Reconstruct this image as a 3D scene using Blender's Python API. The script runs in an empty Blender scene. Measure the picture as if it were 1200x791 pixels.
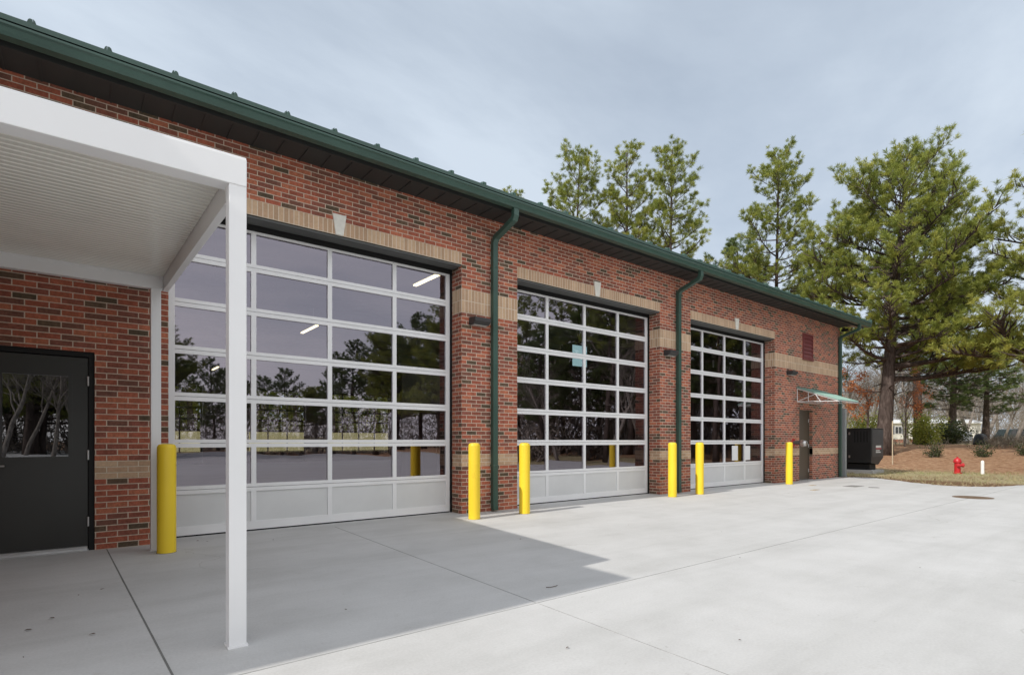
import bpy, math, random
from mathutils import Vector, Matrix, Quaternion
import numpy as np
R = math.radians
random.seed(7)
scene = bpy.context.scene
COL = scene.collection

# ------------------------------------------------------------------ helpers
class MB:
    """collects vertices / faces of ONE mesh object"""
    def __init__(s):
        s.v = []; s.f = []; s.t = []
    def add(s, vs, fs):
        o = len(s.v); s.v += [tuple(v) for v in vs]; s.f += [tuple(i + o for i in f) for f in fs]
    def quad(s, a, b, c, d): s.add([a, b, c, d], [(0, 1, 2, 3)])
    def box(s, x0, y0, z0, x1, y1, z1):
        if x0 > x1: x0, x1 = x1, x0
        if y0 > y1: y0, y1 = y1, y0
        if z0 > z1: z0, z1 = z1, z0
        s.add([(x0, y0, z0), (x1, y0, z0), (x1, y1, z0), (x0, y1, z0), (x0, y0, z1), (x1, y0, z1), (x1, y1, z1), (x0, y1, z1)],
              [(0, 3, 2, 1), (4, 5, 6, 7), (0, 1, 5, 4), (1, 2, 6, 5), (2, 3, 7, 6), (3, 0, 4, 7)])
    def hexa(s, lo, hi):
        s.add(list(lo) + list(hi), [(0, 3, 2, 1), (4, 5, 6, 7), (0, 1, 5, 4), (1, 2, 6, 5), (2, 3, 7, 6), (3, 0, 4, 7)])
    def prism(s, pts, axis, a, b):
        """pts: 2-D outline; extruded along axis ('x': pts=(y,z), 'y': pts=(x,z), 'z': pts=(x,y))"""
        def mk(p, t): return {'x': (t, p[0], p[1]), 'y': (p[0], t, p[1]), 'z': (p[0], p[1], t)}[axis]
        n = len(pts)
        s.add([mk(p, a) for p in pts] + [mk(p, b) for p in pts],
              [tuple(range(n))[::-1], tuple(range(n, 2 * n))] + [(i, (i + 1) % n, n + (i + 1) % n, n + i) for i in range(n)])
    def tube(s, pts, rad, n=8, cap=True):
        pts = [Vector(p) for p in pts]
        if not isinstance(rad, (list, tuple)): rad = [rad] * len(pts)
        o = len(s.v); up = None
        for i, p in enumerate(pts):
            d = (pts[min(i + 1, len(pts) - 1)] - pts[max(i - 1, 0)])
            if d.length < 1e-9: d = Vector((0, 0, 1))
            d.normalize()
            if up is None:
                up = d.orthogonal().normalized()
            up = (up - d * up.dot(d))
            if up.length < 1e-6: up = d.orthogonal()
            up.normalize(); w = d.cross(up)
            for k in range(n):
                a = 2 * math.pi * k / n
                s.v.append(tuple(p + (up * math.cos(a) + w * math.sin(a)) * rad[i]))
        for i in range(len(pts) - 1):
            for k in range(n):
                s.f.append((o + i * n + k, o + i * n + (k + 1) % n, o + (i + 1) * n + (k + 1) % n, o + (i + 1) * n + k))
        if cap:
            s.f.append(tuple(o + k for k in range(n))[::-1]); e = o + (len(pts) - 1) * n
            s.f.append(tuple(e + k for k in range(n)))
    def rect_tube(s, pts, w, d, wdir):
        """rectangular section sweep; wdir = unit vector of the width"""
        pts = [Vector(p) for p in pts]; wd = Vector(wdir); o = len(s.v)
        for i, p in enumerate(pts):
            t0 = (pts[i] - pts[i - 1]).normalized() if i > 0 else None
            t1 = (pts[i + 1] - pts[i]).normalized() if i < len(pts) - 1 else None
            t = ((t0 or t1) + (t1 or t0)).normalized()
            nn = t.cross(wd).normalized()
            k = 1.0
            if t0 and t1: k = 1 / max(.5, t.dot(t1))
            for a, b in ((-1, -1), (1, -1), (1, 1), (-1, 1)):
                s.v.append(tuple(p + wd * (a * w / 2) + nn * (b * d / 2 * k)))
        for i in range(len(pts) - 1):
            for k in range(4):
                s.f.append((o + i * 4 + k, o + i * 4 + (k + 1) % 4, o + i * 4 + 4 + (k + 1) % 4, o + i * 4 + 4 + k))
        s.f.append((o + 3, o + 2, o + 1, o)); e = o + (len(pts) - 1) * 4; s.f.append((e, e + 1, e + 2, e + 3))
    def lathe(s, prof, c=(0, 0, 0), n=24, axis='z'):
        """prof: list of (r, h)"""
        o = len(s.v)
        for r, h in prof:
            for k in range(n):
                a = 2 * math.pi * k / n; u, v = r * math.cos(a), r * math.sin(a)
                p = {'z': (u, v, h), 'y': (u, h, v), 'x': (h, u, v)}[axis]
                s.v.append((c[0] + p[0], c[1] + p[1], c[2] + p[2]))
        for i in range(len(prof) - 1):
            for k in range(n):
                s.f.append((o + i * n + k, o + i * n + (k + 1) % n, o + (i + 1) * n + (k + 1) % n, o + (i + 1) * n + k))
        s.f.append(tuple(o + k for k in range(n))[::-1]); e = o + (len(prof) - 1) * n
        s.f.append(tuple(e + k for k in range(n)))
    def tf(s, m):
        s.v = [tuple(m @ Vector(v)) for v in s.v]
    def build(s, name, mat, parent=None, smooth=False, bevel=0, fixn=True, uv=True):
        me = bpy.data.meshes.new(name); me.from_pydata(s.v, [], s.f); me.update()
        if fixn:
            import bmesh
            bm = bmesh.new(); bm.from_mesh(me); bmesh.ops.recalc_face_normals(bm, faces=bm.faces); bm.to_mesh(me); bm.free()
        if uv:
            lay = me.uv_layers.new(name='UVMap'); co = me.vertices
            for p in me.polygons:
                n = p.normal; ax = max(range(3), key=lambda i: abs(n[i]))
                for li in p.loop_indices:
                    c = co[me.loops[li].vertex_index].co
                    lay.data[li].uv = (c.y, c.z) if ax == 0 else (c.x, c.z) if ax == 1 else (c.x, c.y)
        if smooth:
            for p in me.polygons: p.use_smooth = True
        o = bpy.data.objects.new(name, me); COL.objects.link(o)
        if mat: me.materials.append(mat)
        if parent: o.parent = parent
        if bevel:
            b = o.modifiers.new('bevel', 'BEVEL'); b.width = bevel; b.segments = 2; b.limit_method = 'ANGLE'; b.angle_limit = R(40)
        if smooth:
            try:
                me.shade_auto = None
            except Exception: pass
        return o

def sharp_smooth(o, ang=35):
    me = o.data
    for p in me.polygons: p.use_smooth = True
    try: me.set_sharp_from_angle(angle=R(ang))
    except Exception: pass
    return o

def tag(o, label=None, cat=None, group=None, kind=None):
    if label: o['label'] = label
    if cat: o['category'] = cat
    if group: o['group'] = group
    if kind: o['kind'] = kind
    return o
def empty(name, loc=(0, 0, 0), rz=0):
    o = bpy.data.objects.new(name, None); COL.objects.link(o); o.location = loc; o.rotation_euler = (0, 0, rz)
    o.empty_display_size = .2
    return o
def copy_tree(o, parent=None):
    c = o.copy(); COL.objects.link(c)
    if parent: c.parent = parent
    for ch in list(o.children): copy_tree(ch, c)
    return c

# ------------------------------------------------------------------ materials
def newmat(name):
    m = bpy.data.materials.new(name); m.use_nodes = True
    nt = m.node_tree; nt.nodes.clear()
    out = nt.nodes.new('ShaderNodeOutputMaterial')
    return m, nt, out
def N(nt, typ, **kw):
    n = nt.nodes.new(typ)
    for k, v in kw.items():
        if k.startswith('i_'):
            key = k[2:].replace('_', ' ')
            n.inputs[key].default_value = v
        else: setattr(n, k, v)
    return n
def ramp(nt, stops, interp='LINEAR'):
    r = nt.nodes.new('ShaderNodeValToRGB'); r.color_ramp.interpolation = interp
    e = r.color_ramp.elements
    while len(e) < len(stops): e.new(.5)
    for i, (p, c) in enumerate(stops):
        e[i].position = p; e[i].color = (*c, 1) if len(c) == 3 else c
    return r
def mix(nt, a, b, fac, mode='MIX'):
    m = nt.nodes.new('ShaderNodeMix'); m.data_type = 'RGBA'; m.blend_type = mode
    L = nt.links
    for sock, val in ((m.inputs[0], fac), (m.inputs[6], a), (m.inputs[7], b)):
        if hasattr(val, 'node'): L.new(val, sock)
        elif isinstance(val, (int, float)): sock.default_value = val
        else: sock.default_value = (*val, 1)
    return m.outputs[2]
def princ(nt, out, rough=.5, spec=.5, metal=0):
    b = nt.nodes.new('ShaderNodeBsdfPrincipled')
    b.inputs['Roughness'].default_value = rough; b.inputs['Metallic'].default_value = metal
    b.inputs['Specular IOR Level'].default_value = spec
    nt.links.new(b.outputs[0], out.inputs[0]); return b
def bump(nt, b, height, strength, dist):
    n = nt.nodes.new('ShaderNodeBump'); n.inputs['Strength'].default_value = strength; n.inputs['Distance'].default_value = dist
    nt.links.new(height, n.inputs['Height']); nt.links.new(n.outputs[0], b.inputs['Normal']); return n
def noise(nt, scale, detail=4, rough=.55, vec=None, dist=0):
    n = nt.nodes.new('ShaderNodeTexNoise'); n.inputs['Scale'].default_value = scale; n.inputs['Detail'].default_value = detail
    n.inputs['Roughness'].default_value = rough; n.inputs['Distortion'].default_value = dist
    if vec is not None: nt.links.new(vec, n.inputs['Vector'])
    return n.outputs['Fac']
def posn(nt):
    return nt.nodes.new('ShaderNodeNewGeometry').outputs['Position']
def vscale(nt, vec, sc):
    m = nt.nodes.new('ShaderNodeMapping'); m.inputs['Scale'].default_value = sc; nt.links.new(vec, m.inputs['Vector']); return m.outputs[0]

def simple(name, col, rough=.5, spec=.5, metal=0, var=.12, vscl=3.0, bmp=0.0, bscl=60):
    m, nt, out = newmat(name); b = princ(nt, out, rough, spec, metal)
    oc = nt.nodes.new('ShaderNodeTexCoord').outputs['Object']
    n = noise(nt, vscl, 5, .6, oc)
    r = ramp(nt, [(.3, (1 - var,) * 3), (.7, (1 + var * .35,) * 3)]); nt.links.new(n, r.inputs[0])
    nt.links.new(mix(nt, col, r.outputs[0], 1.0, 'MULTIPLY'), b.inputs['Base Color'])
    rr = nt.nodes.new('ShaderNodeMapRange'); rr.inputs[3].default_value = max(0, rough - .07); rr.inputs[4].default_value = min(1, rough + .1)
    nt.links.new(n, rr.inputs[0]); nt.links.new(rr.outputs[0], b.inputs['Roughness'])
    if bmp:
        bump(nt, b, noise(nt, bscl, 4, .6, oc), bmp, .01)
    return m

def brick_mat(name, stops, mortar, width=.2032, row=.0677, soldier=False, offset=.5, amp=1.0):
    m, nt, out = newmat(name); L = nt.links; b = princ(nt, out, .85, .25)
    uv = nt.nodes.new('ShaderNodeTexCoord').outputs['UV']
    mp = nt.nodes.new('ShaderNodeMapping'); L.new(uv, mp.inputs[0])
    if soldier: mp.inputs['Rotation'].default_value = (0, 0, R(90))
    bt = nt.nodes.new('ShaderNodeTexBrick'); bt.offset = offset; bt.squash = 1
    L.new(mp.outputs[0], bt.inputs['Vector'])
    for k, v in (('Color1', (0, 0, 0, 1)), ('Color2', (1, 1, 1, 1)), ('Mortar', (.5, .5, .5, 1)), ('Scale', 1.0), ('Mortar Size', .0056), ('Mortar Smooth', .15), ('Bias', 0.0), ('Brick Width', width), ('Row Height', row)):
        bt.inputs[k].default_value = v
    r = ramp(nt, stops, 'CONSTANT'); L.new(bt.outputs['Color'], r.inputs[0])
    p = posn(nt)
    n1 = noise(nt, 38, 6, .7, p); n2 = noise(nt, .7, 3, .5, p); n3 = noise(nt, 11, 4, .65, p)
    r1 = ramp(nt, [(.3, (1 - .36 * amp,) * 3), (.7, (1 + .24 * amp,) * 3)]); L.new(n1, r1.inputs[0])
    r2 = ramp(nt, [(.3, (.88,) * 3), (.7, (1.08,) * 3)]); L.new(n2, r2.inputs[0])
    r3 = ramp(nt, [(.3, (1 - .27 * amp, 1 - .25 * amp, 1 - .27 * amp)), (.7, (1 + .18 * amp, 1 + .12 * amp, 1 + .1 * amp))]); L.new(n3, r3.inputs[0])
    c = mix(nt, r.outputs[0], r1.outputs[0], 1, 'MULTIPLY'); c = mix(nt, c, r3.outputs[0], 1, 'MULTIPLY')
    mo = mix(nt, mortar, r1.outputs[0], .6, 'MULTIPLY')
    c = mix(nt, c, mo, bt.outputs['Fac']); c = mix(nt, c, r2.outputs[0], 1, 'MULTIPLY')
    L.new(c, b.inputs['Base Color'])
    inv = nt.nodes.new('ShaderNodeMath'); inv.operation = 'MULTIPLY_ADD'; inv.inputs[1].default_value = -1; 
    L.new(bt.outputs['Fac'], inv.inputs[0]); 
    sc = nt.nodes.new('ShaderNodeMath'); sc.operation = 'MULTIPLY'; sc.inputs[1].default_value = .35; L.new(n1, sc.inputs[0]); L.new(sc.outputs[0], inv.inputs[2])
    bump(nt, b, inv.outputs[0], .7, .006)
    return m

M = {}
M['brick'] = brick_mat('red_brick', [(0, (.120, .088, .058)), (.05, (.155, .105, .070)), (.105, (.22, .100, .072)), (.20, (.31, .112, .078)), (.34, (.38, .118, .074)),
                                     (.48, (.47, .148, .088)), (.60, (.31, .104, .070)), (.72, (.51, .178, .102)), (.84, (.42, .128, .078)), (.93, (.27, .105, .075))], (.64, .53, .42))
tan = [(0, (.52, .345, .225)), (.2, (.58, .40, .26)), (.4, (.53, .355, .23)), (.6, (.60, .42, .275)), (.8, (.48, .32, .205))]
M['soldier'] = brick_mat('tan_soldier_brick', tan, (.70, .60, .47), soldier=True, offset=0, amp=.3)
M['tanbrick'] = brick_mat('tan_brick', tan, (.66, .57, .44), amp=.4)
M['white'] = simple('white_aluminium', (.80, .80, .80), .32, .5, 0, .04, 1.2)
M['doorframe'] = simple('silver_grey_door_paint', (.80, .80, .80), .38, .5, 0, .06, 2)
M['doorpanel'] = simple('grey_door_panel', (.66, .665, .66), .42, .5, 0, .08, 1.4)
M['green'] = simple('green_painted_metal', (.040, .088, .068), .38, .5, 0, .18, 2)
M['greenroof'] = simple('green_roof_metal', (.038, .082, .064), .35, .5, 0, .15, 1)
M['teal'] = simple('faded_green_metal', (.22, .36, .31), .4, .5, 0, .12, 3)
M['soffit'] = simple('dark_soffit_metal', (.036, .038, .036), .55, .35, 0, .15, 2)
M['darksteel'] = simple('dark_grey_steel', (.115, .12, .115), .5, .4, 0, .15, 3)
M['black'] = simple('black_rubber', (.012, .012, .012), .6, .3, 0, .2, 5)
M['bronze'] = simple('dark_bronze_paint', (.030, .030, .027), .34, .5, 0, .15, 1.5)
M['brownpaint'] = simple('brown_door_paint', (.105, .083, .060), .4, .4, 0, .1, 2)
M['yellow'] = simple('yellow_sleeve_plastic', (.86, .66, .035), .36, .45, 0, .06, 3)
def bollard_mat():
    m, nt, out = newmat('scuffed_yellow_sleeve'); L = nt.links; b = princ(nt, out, .38, .45)
    p = posn(nt); n = noise(nt, 5, 6, .7, vscale(nt, p, (1, 1, .5))); n2 = noise(nt, 1.3, 3, .5, p)
    r = ramp(nt, [(.63, (1, 1, 1)), (.70, (.80, .78, .72))]); L.new(n, r.inputs[0]); r2 = ramp(nt, [(.3, (.93, .92, .9)), (.7, (1.02, 1.02, 1.02))]); L.new(n2, r2.inputs[0])
    c = mix(nt, (.87, .62, .030), r.outputs[0], 1, 'MULTIPLY'); c = mix(nt, c, r2.outputs[0], 1, 'MULTIPLY'); L.new(c, b.inputs['Base Color'])
    rr_ = nt.nodes.new('ShaderNodeMapRange'); rr_.inputs[3].default_value = .3; rr_.inputs[4].default_value = .6; L.new(n, rr_.inputs[0]); L.new(rr_.outputs[0], b.inputs['Roughness']); return m
M['yellow'] = bollard_mat()
M['alu'] = simple('bare_aluminium', (.62, .62, .62), .32, .5, .85, .1, 6)
M['stone'] = simple('cast_limestone', (.74, .72, .65), .8, .3, 0, .12, 12, .3, 80)
M['lampbody'] = simple('bronze_lamp_housing', (.045, .043, .043), .45, .4, 0, .12, 5)
M['lens'] = simple('frosted_lamp_lens', (.45, .45, .42), .25, .5, 0, .05, 5)
M['maroon'] = simple('maroon_louver_paint', (.19, .045, .045), .45, .4, 0, .15, 5)
M['red'] = simple('red_hydrant_paint', (.52, .022, .026), .35, .5, 0, .12, 8)
M['chrome'] = simple('brushed_cap_metal', (.60, .59, .57), .28, .5, .9, .1, 10)
M['gen'] = simple('black_generator_paint', (.022, .023, .024), .42, .45, 0, .2, 2)
M['gen2'] = simple('charcoal_generator_paint', (.055, .056, .057), .45, .45, 0, .15, 2)
M['paper'] = simple('white_paper', (.78, .78, .78), .7, .3, 0, .03, 5)
M['paleblue'] = simple('pale_blue_film', (.42, .68, .74), .5, .4, 0, .18, 12)
M['housewall'] = simple('cream_siding', (.74, .72, .64), .6, .3, 0, .08, 1)
M['houseroof'] = simple('white_metal_roof', (.80, .80, .78), .4, .4, 0, .06, 1)
M['glassdark'] = simple('dark_window_glass', (.02, .022, .025), .08, .6, 0, .1, 2)
M['shutter'] = simple('grey_shutter', (.16, .17, .19), .6, .3, 0, .1, 5)
M['carpaint'] = simple('dark_car_paint', (.020, .030, .026), .2, .6, 0, .15, 2)
M['tyre'] = simple('tyre_rubber', (.02, .02, .02), .8, .2, 0, .15, 6)
M['tarp'] = simple('dark_tarp', (.03, .034, .036), .5, .4, 0, .35, 6, .5, 8)
M['greybox'] = simple('pale_grey_metal', (.55, .57, .60), .5, .4, 0, .1, 2)
M['greypipe'] = simple('grey_pvc', (.30, .32, .32), .5, .4, 0, .1, 5)
M['whitepvc'] = simple('white_pvc', (.82, .82, .80), .4, .4, 0, .04, 5)
M['wood'] = simple('pale_stake_wood', (.50, .42, .30), .8, .2, 0, .2, 20)
M['rust'] = simple('rusty_iron', (.19, .13, .085), .8, .3, .2, .35, 14, .4, 60)
M['irongrey'] = simple('grey_cast_iron', (.24, .235, .225), .8, .3, .1, .2, 14, .4, 60)
M['tanlid'] = simple('tan_plastic_lid', (.42, .33, .22), .7, .3, 0, .2, 14)
M['gable'] = simple('tan_rake_soffit', (.42, .31, .24), .6, .3, 0, .1, 4)
M['intwall'] = simple('grey_interior_block', (.26, .26, .26), .8, .2, 0, .12, 1.5)
M['intceil'] = simple('interior_metal_deck', (.60, .60, .62), .6, .3, 0, .2, 1.0)
M['intfloor'] = simple('sealed_bay_floor', (.22, .20, .19), .3, .5, 0, .2, .8)
M['joint'] = simple('joint_sealant', (.20, .20, .19), .9, .2, 0, .3, 4)
M['jointlight'] = simple('light_joint_sealant', (.33, .33, .32), .9, .2, 0, .3, 4)
M['leaf'] = simple('dead_leaf', (.10, .065, .04), .9, .2, 0, .4, 30)

# white ribbed soffit of the canopy: profile is real geometry
M['ribwhite'] = simple('white_ribbed_soffit', (.76, .745, .68), .2, .5, 0, .06, 2)

def glass_mat(name, tint, refl, r_ior, rough=0.0, wob=.0):
    m, nt, out = newmat(name); L = nt.links
    tr = N(nt, 'ShaderNodeBsdfTransparent'); tr.inputs[0].default_value = (*tint, 1)
    gl = N(nt, 'ShaderNodeBsdfGlossy'); gl.inputs['Color'].default_value = (*refl, 1); gl.inputs['Roughness'].default_value = rough
    fr = N(nt, 'ShaderNodeFresnel'); fr.inputs[0].default_value = r_ior
    if wob:
        oc = nt.nodes.new('ShaderNodeTexCoord').outputs['Object']
        bn = nt.nodes.new('ShaderNodeBump'); bn.inputs['Strength'].default_value = wob; bn.inputs['Distance'].default_value = .02
        L.new(noise(nt, 1.3, 1, .4, oc), bn.inputs['Height']); L.new(bn.outputs[0], gl.inputs['Normal'])
    mx = N(nt, 'ShaderNodeMixShader'); L.new(fr.outputs[0], mx.inputs[0]); L.new(tr.outputs[0], mx.inputs[1]); L.new(gl.outputs[0], mx.inputs[2])
    L.new(mx.outputs[0], out.inputs[0]); return m
M['glass'] = glass_mat('grey_reflective_glass', (.56, .56, .57), (.94, .87, .98), 2.7, 0.0, .10)
M['backglass'] = glass_mat('clear_back_glass', (.85, .86, .86), (.95, .95, 1), 1.6)
M['doorglass'] = glass_mat('dark_door_glass', (.25, .25, .25), (.95, .95, 1), 2.6, 0.0, .12)

def emis(name, col, st):
    m, nt, out = newmat(name); e = N(nt, 'ShaderNodeEmission'); e.inputs[0].default_value = (*col, 1); e.inputs[1].default_value = st
    nt.links.new(e.outputs[0], out.inputs[0]); return m
M['tube'] = emis('lit_fluorescent_tube', (1.0, .84, .50), 4.2)

def concrete_mat():
    m, nt, out = newmat('broom_finished_concrete'); L = nt.links; b = princ(nt, out, .8, .3)
    p = posn(nt)
    n1 = noise(nt, .22, 5, .6, p, .6); n2 = noise(nt, 1.3, 6, .65, p); n3 = noise(nt, 60, 3, .6, p)
    n4 = noise(nt, 1.0, 4, .6, vscale(nt, p, (.25, 2.2, 1)), .3)
    n5 = noise(nt, 6, 6, .7, p)
    r = ramp(nt, [(.25, (.495, .492, .480)), (.5, (.530, .528, .518)), (.75, (.555, .554, .546))]); L.new(n1, r.inputs[0])
    r2 = ramp(nt, [(.25, (.88, .88, .875)), (.55, (1, 1, 1)), (.8, (1.04, 1.04, 1.04))]); L.new(n2, r2.inputs[0])
    r4 = ramp(nt, [(.3, (.91, .91, .905)), (.55, (1.0, 1.0, 1.0))]); L.new(n4, r4.inputs[0])
    r3 = ramp(nt, [(.3, (.94,) * 3), (.7, (1.05,) * 3)]); L.new(n3, r3.inputs[0])
    r5 = ramp(nt, [(.30, (.90, .89, .87)), (.42, (1, 1, 1))]); L.new(n5, r5.inputs[0])
    c = mix(nt, r.outputs[0], r2.outputs[0], 1, 'MULTIPLY'); c = mix(nt, c, r4.outputs[0], 1, 'MULTIPLY'); c = mix(nt, c, r3.outputs[0], 1, 'MULTIPLY')
    c = mix(nt, c, r5.outputs[0], .6, 'MULTIPLY')
    n6 = noise(nt, 17, 3, .5, p); r6 = ramp(nt, [(.70, (1, 1, 1)), (.78, (.78, .77, .75))]); L.new(n6, r6.inputs[0]); c = mix(nt, c, r6.outputs[0], .8, 'MULTIPLY')
    mp7 = nt.nodes.new('ShaderNodeMapping'); mp7.inputs['Rotation'].default_value = (0, 0, R(24)); mp7.inputs['Scale'].default_value = (.16, 1.0, 1); L.new(p, mp7.inputs[0])
    n7 = noise(nt, .8, 5, .6, mp7.outputs[0], .5); r7 = ramp(nt, [(.34, (.90, .90, .895)), (.52, (1, 1, 1))]); L.new(n7, r7.inputs[0]); c = mix(nt, c, r7.outputs[0], .8, 'MULTIPLY')
    vo = nt.nodes.new('ShaderNodeTexVoronoi'); vo.feature = 'DISTANCE_TO_EDGE'; vo.inputs['Scale'].default_value = .23; wv = nt.nodes.new('ShaderNodeVectorMath'); wv.operation = 'MULTIPLY_ADD'
    nz = nt.nodes.new('ShaderNodeTexNoise'); nz.inputs['Scale'].default_value = 1.2; nz.inputs['Detail'].default_value = 5; L.new(p, nz.inputs['Vector']); L.new(nz.outputs['Color'], wv.inputs[0]); wv.inputs[1].default_value = (1.4, 1.4, 0); L.new(p, wv.inputs[2]); L.new(wv.outputs[0], vo.inputs['Vector'])
    r8 = ramp(nt, [(.0, (.72, .71, .69)), (.0016, (1, 1, 1))]); L.new(vo.outputs['Distance'], r8.inputs[0])
    r9 = ramp(nt, [(.56, (0, 0, 0)), (.62, (.7, .7, .7))]); L.new(noise(nt, .35, 2, .5, p), r9.inputs[0]); c = mix(nt, c, r8.outputs[0], r9.outputs[0], 'MULTIPLY')
    L.new(c, b.inputs['Base Color'])
    hb = noise(nt, 1.0, 2, .5, vscale(nt, p, (3, 160, 1)))
    ad = nt.nodes.new('ShaderNodeMath'); ad.operation = 'ADD'; L.new(hb, ad.inputs[0]); L.new(n3, ad.inputs[1])
    bump(nt, b, ad.outputs[0], .25, .004)
    return m
M['concrete'] = concrete_mat()

def ground_mat():
    m, nt, out = newmat('grass_and_pine_straw'); L = nt.links; b = princ(nt, out, .95, .1)
    p = posn(nt); sx = nt.nodes.new('ShaderNodeSeparateXYZ'); L.new(p, sx.inputs[0])
    n1 = noise(nt, .5, 6, .65, p); n2 = noise(nt, 5, 6, .7, p); n3 = noise(nt, 38, 4, .7, p)
    straw = ramp(nt, [(.28, (.20, .105, .060)), (.5, (.44, .25, .145)), (.66, (.62, .44, .28))]); L.new(n2, straw.inputs[0])
    lawn = ramp(nt, [(.28, (.30, .21, .13)), (.45, (.50, .41, .26)), (.58, (.42, .39, .20)), (.75, (.55, .47, .31))]); L.new(n2, lawn.inputs[0])
    dirt = ramp(nt, [(.3, (.15, .085, .05)), (.7, (.30, .19, .11))]); L.new(n2, dirt.inputs[0])
    field = ramp(nt, [(.3, (.34, .31, .13)), (.7, (.52, .46, .24))]); L.new(n2, field.inputs[0])
    def rng(src, a, c, wob, amp):
        ma = nt.nodes.new('ShaderNodeMath'); ma.operation = 'MULTIPLY_ADD'; ma.inputs[1].default_value = amp; L.new(wob, ma.inputs[0]); L.new(src, ma.inputs[2])
        mr = nt.nodes.new('ShaderNodeMapRange'); mr.inputs[1].default_value = a + amp / 2; mr.inputs[2].default_value = c + amp / 2; mr.clamp = True
        L.new(ma.outputs[0], mr.inputs[0]); return mr.outputs[0]
    c = mix(nt, dirt.outputs[0], lawn.outputs[0], rng(sx.outputs[0], 20.3, 21.6, n1, 2.5))
    c = mix(nt, c, straw.outputs[0], rng(sx.outputs[0], 25.8, 27.8, n1, 4))
    c = mix(nt, c, lawn.outputs[0], rng(sx.outputs[0], 48, 58, n1, 8))
    c = mix(nt, c, field.outputs[0], rng(sx.outputs[1], 26, 34, n1, 6))
    r3 = ramp(nt, [(.25, (.6,) * 3), (.75, (1.3,) * 3)]); L.new(n3, r3.inputs[0])
    c = mix(nt, c, r3.outputs[0], 1, 'MULTIPLY'); L.new(c, b.inputs['Base Color'])
    bump(nt, b, n3, .9, .06)
    return m
M['ground'] = ground_mat()

def leaf_mat(name, stops, trans=.30):
    m, nt, out = newmat(name); L = nt.links
    at = nt.nodes.new('ShaderNodeAttribute'); at.attribute_name = 'tint'
    r = ramp(nt, stops); L.new(at.outputs['Fac'], r.inputs[0])
    d = N(nt, 'ShaderNodeBsdfPrincipled'); d.inputs['Roughness'].default_value = .5; d.inputs['Specular IOR Level'].default_value = .3
    t = N(nt, 'ShaderNodeBsdfTranslucent'); L.new(r.outputs[0], d.inputs['Base Color']); L.new(r.outputs[0], t.inputs['Color'])
    mx = N(nt, 'ShaderNodeMixShader'); mx.inputs[0].default_value = trans; L.new(d.outputs[0], mx.inputs[1]); L.new(t.outputs[0], mx.inputs[2])
    L.new(mx.outputs[0], out.inputs[0]); return m
M['needle'] = leaf_mat('pine_needles', [(0, (.12, .160, .040)), (.4, (.245, .290, .062)), (.75, (.37, .39, .082)), (1, (.47, .45, .10))])
M['needledark'] = leaf_mat('dark_pine_needles', [(0, (.075, .115, .042)), (.5, (.14, .190, .062)), (1, (.23, .27, .08))])
M['orangeleaf'] = leaf_mat('orange_dead_leaves', [(0, (.46, .17, .07)), (.5, (.62, .26, .12)), (1, (.66, .36, .18))])
M['bushleaf'] = leaf_mat('yellow_green_leaves', [(0, (.15, .19, .035)), (.5, (.33, .37, .065)), (1, (.52, .50, .12))])
M['shrubleaf'] = leaf_mat('dark_shrub_leaves', [(0, (.03, .05, .02)), (.6, (.07, .09, .03)), (1, (.13, .14, .05))])
M['grassblade'] = leaf_mat('dry_grass_blades', [(0, (.34, .25, .14)), (.5, (.48, .40, .24)), (.72, (.38, .36, .16)), (1, (.24, .30, .09))])

def bark_mat(name, a, b_, c_):
    m, nt, out = newmat(name); L = nt.links; b = princ(nt, out, .95, .15)
    oc = nt.nodes.new('ShaderNodeTexCoord').outputs['Object']
    n = noise(nt, 7, 6, .7, vscale(nt, oc, (1, 1, .28)), .4)
    r = ramp(nt, [(.3, a), (.5, b_), (.7, c_)]); L.new(n, r.inputs[0]); L.new(r.outputs[0], b.inputs['Base Color'])
    bump(nt, b, n, .9, .05); return m
M['bark'] = bark_mat('pine_bark', (.035, .026, .023), (.080, .060, .052), (.16, .125, .11))
M['twigbark'] = bark_mat('grey_bare_bark', (.12, .10, .085), (.23, .20, .175), (.34, .30, .265))
M['deadbrush'] = bark_mat('dry_brush_bark', (.13, .105, .08), (.24, .205, .16), (.34, .30, .24))

# ------------------------------------------------------------------ camera
cam = bpy.data.cameras.new('camera'); co = bpy.data.objects.new('camera', cam); COL.objects.link(co)
cam.sensor_width = 36; cam.lens = 639.2457 / 1200 * 36; cam.shift_y = (516.647 - 395.5) / 1200
cam.clip_start = .05; cam.clip_end = 2000
CX, CY, CZ, YAW = -.82202, -7.87108, 1.24846, .6660382
co.location = (CX, CY, CZ); co.rotation_euler = (R(90), 0, -YAW)
scene.camera = co
FPX, YH = 639.2457, 516.647
cs, sn = math.cos(YAW), math.sin(YAW)
def at(x, z, y=None):
    """where a thing seen at photo column x, depth z stands (height too when a row is given)"""
    u = (x - 600) / FPX; X = CX + z * (sn + u * cs); Y = CY + z * (cs - u * sn)
    return (X, Y) if y is None else (X, Y, CZ + (YH - y) / FPX * z)
def mirrored(x, z):
    """place seen at photo column x in the door glass"""
    u = (x - 600) / FPX; return (CX + z * (sn + u * cs), -CY + .7 - z * (cs - u * sn))

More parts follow.
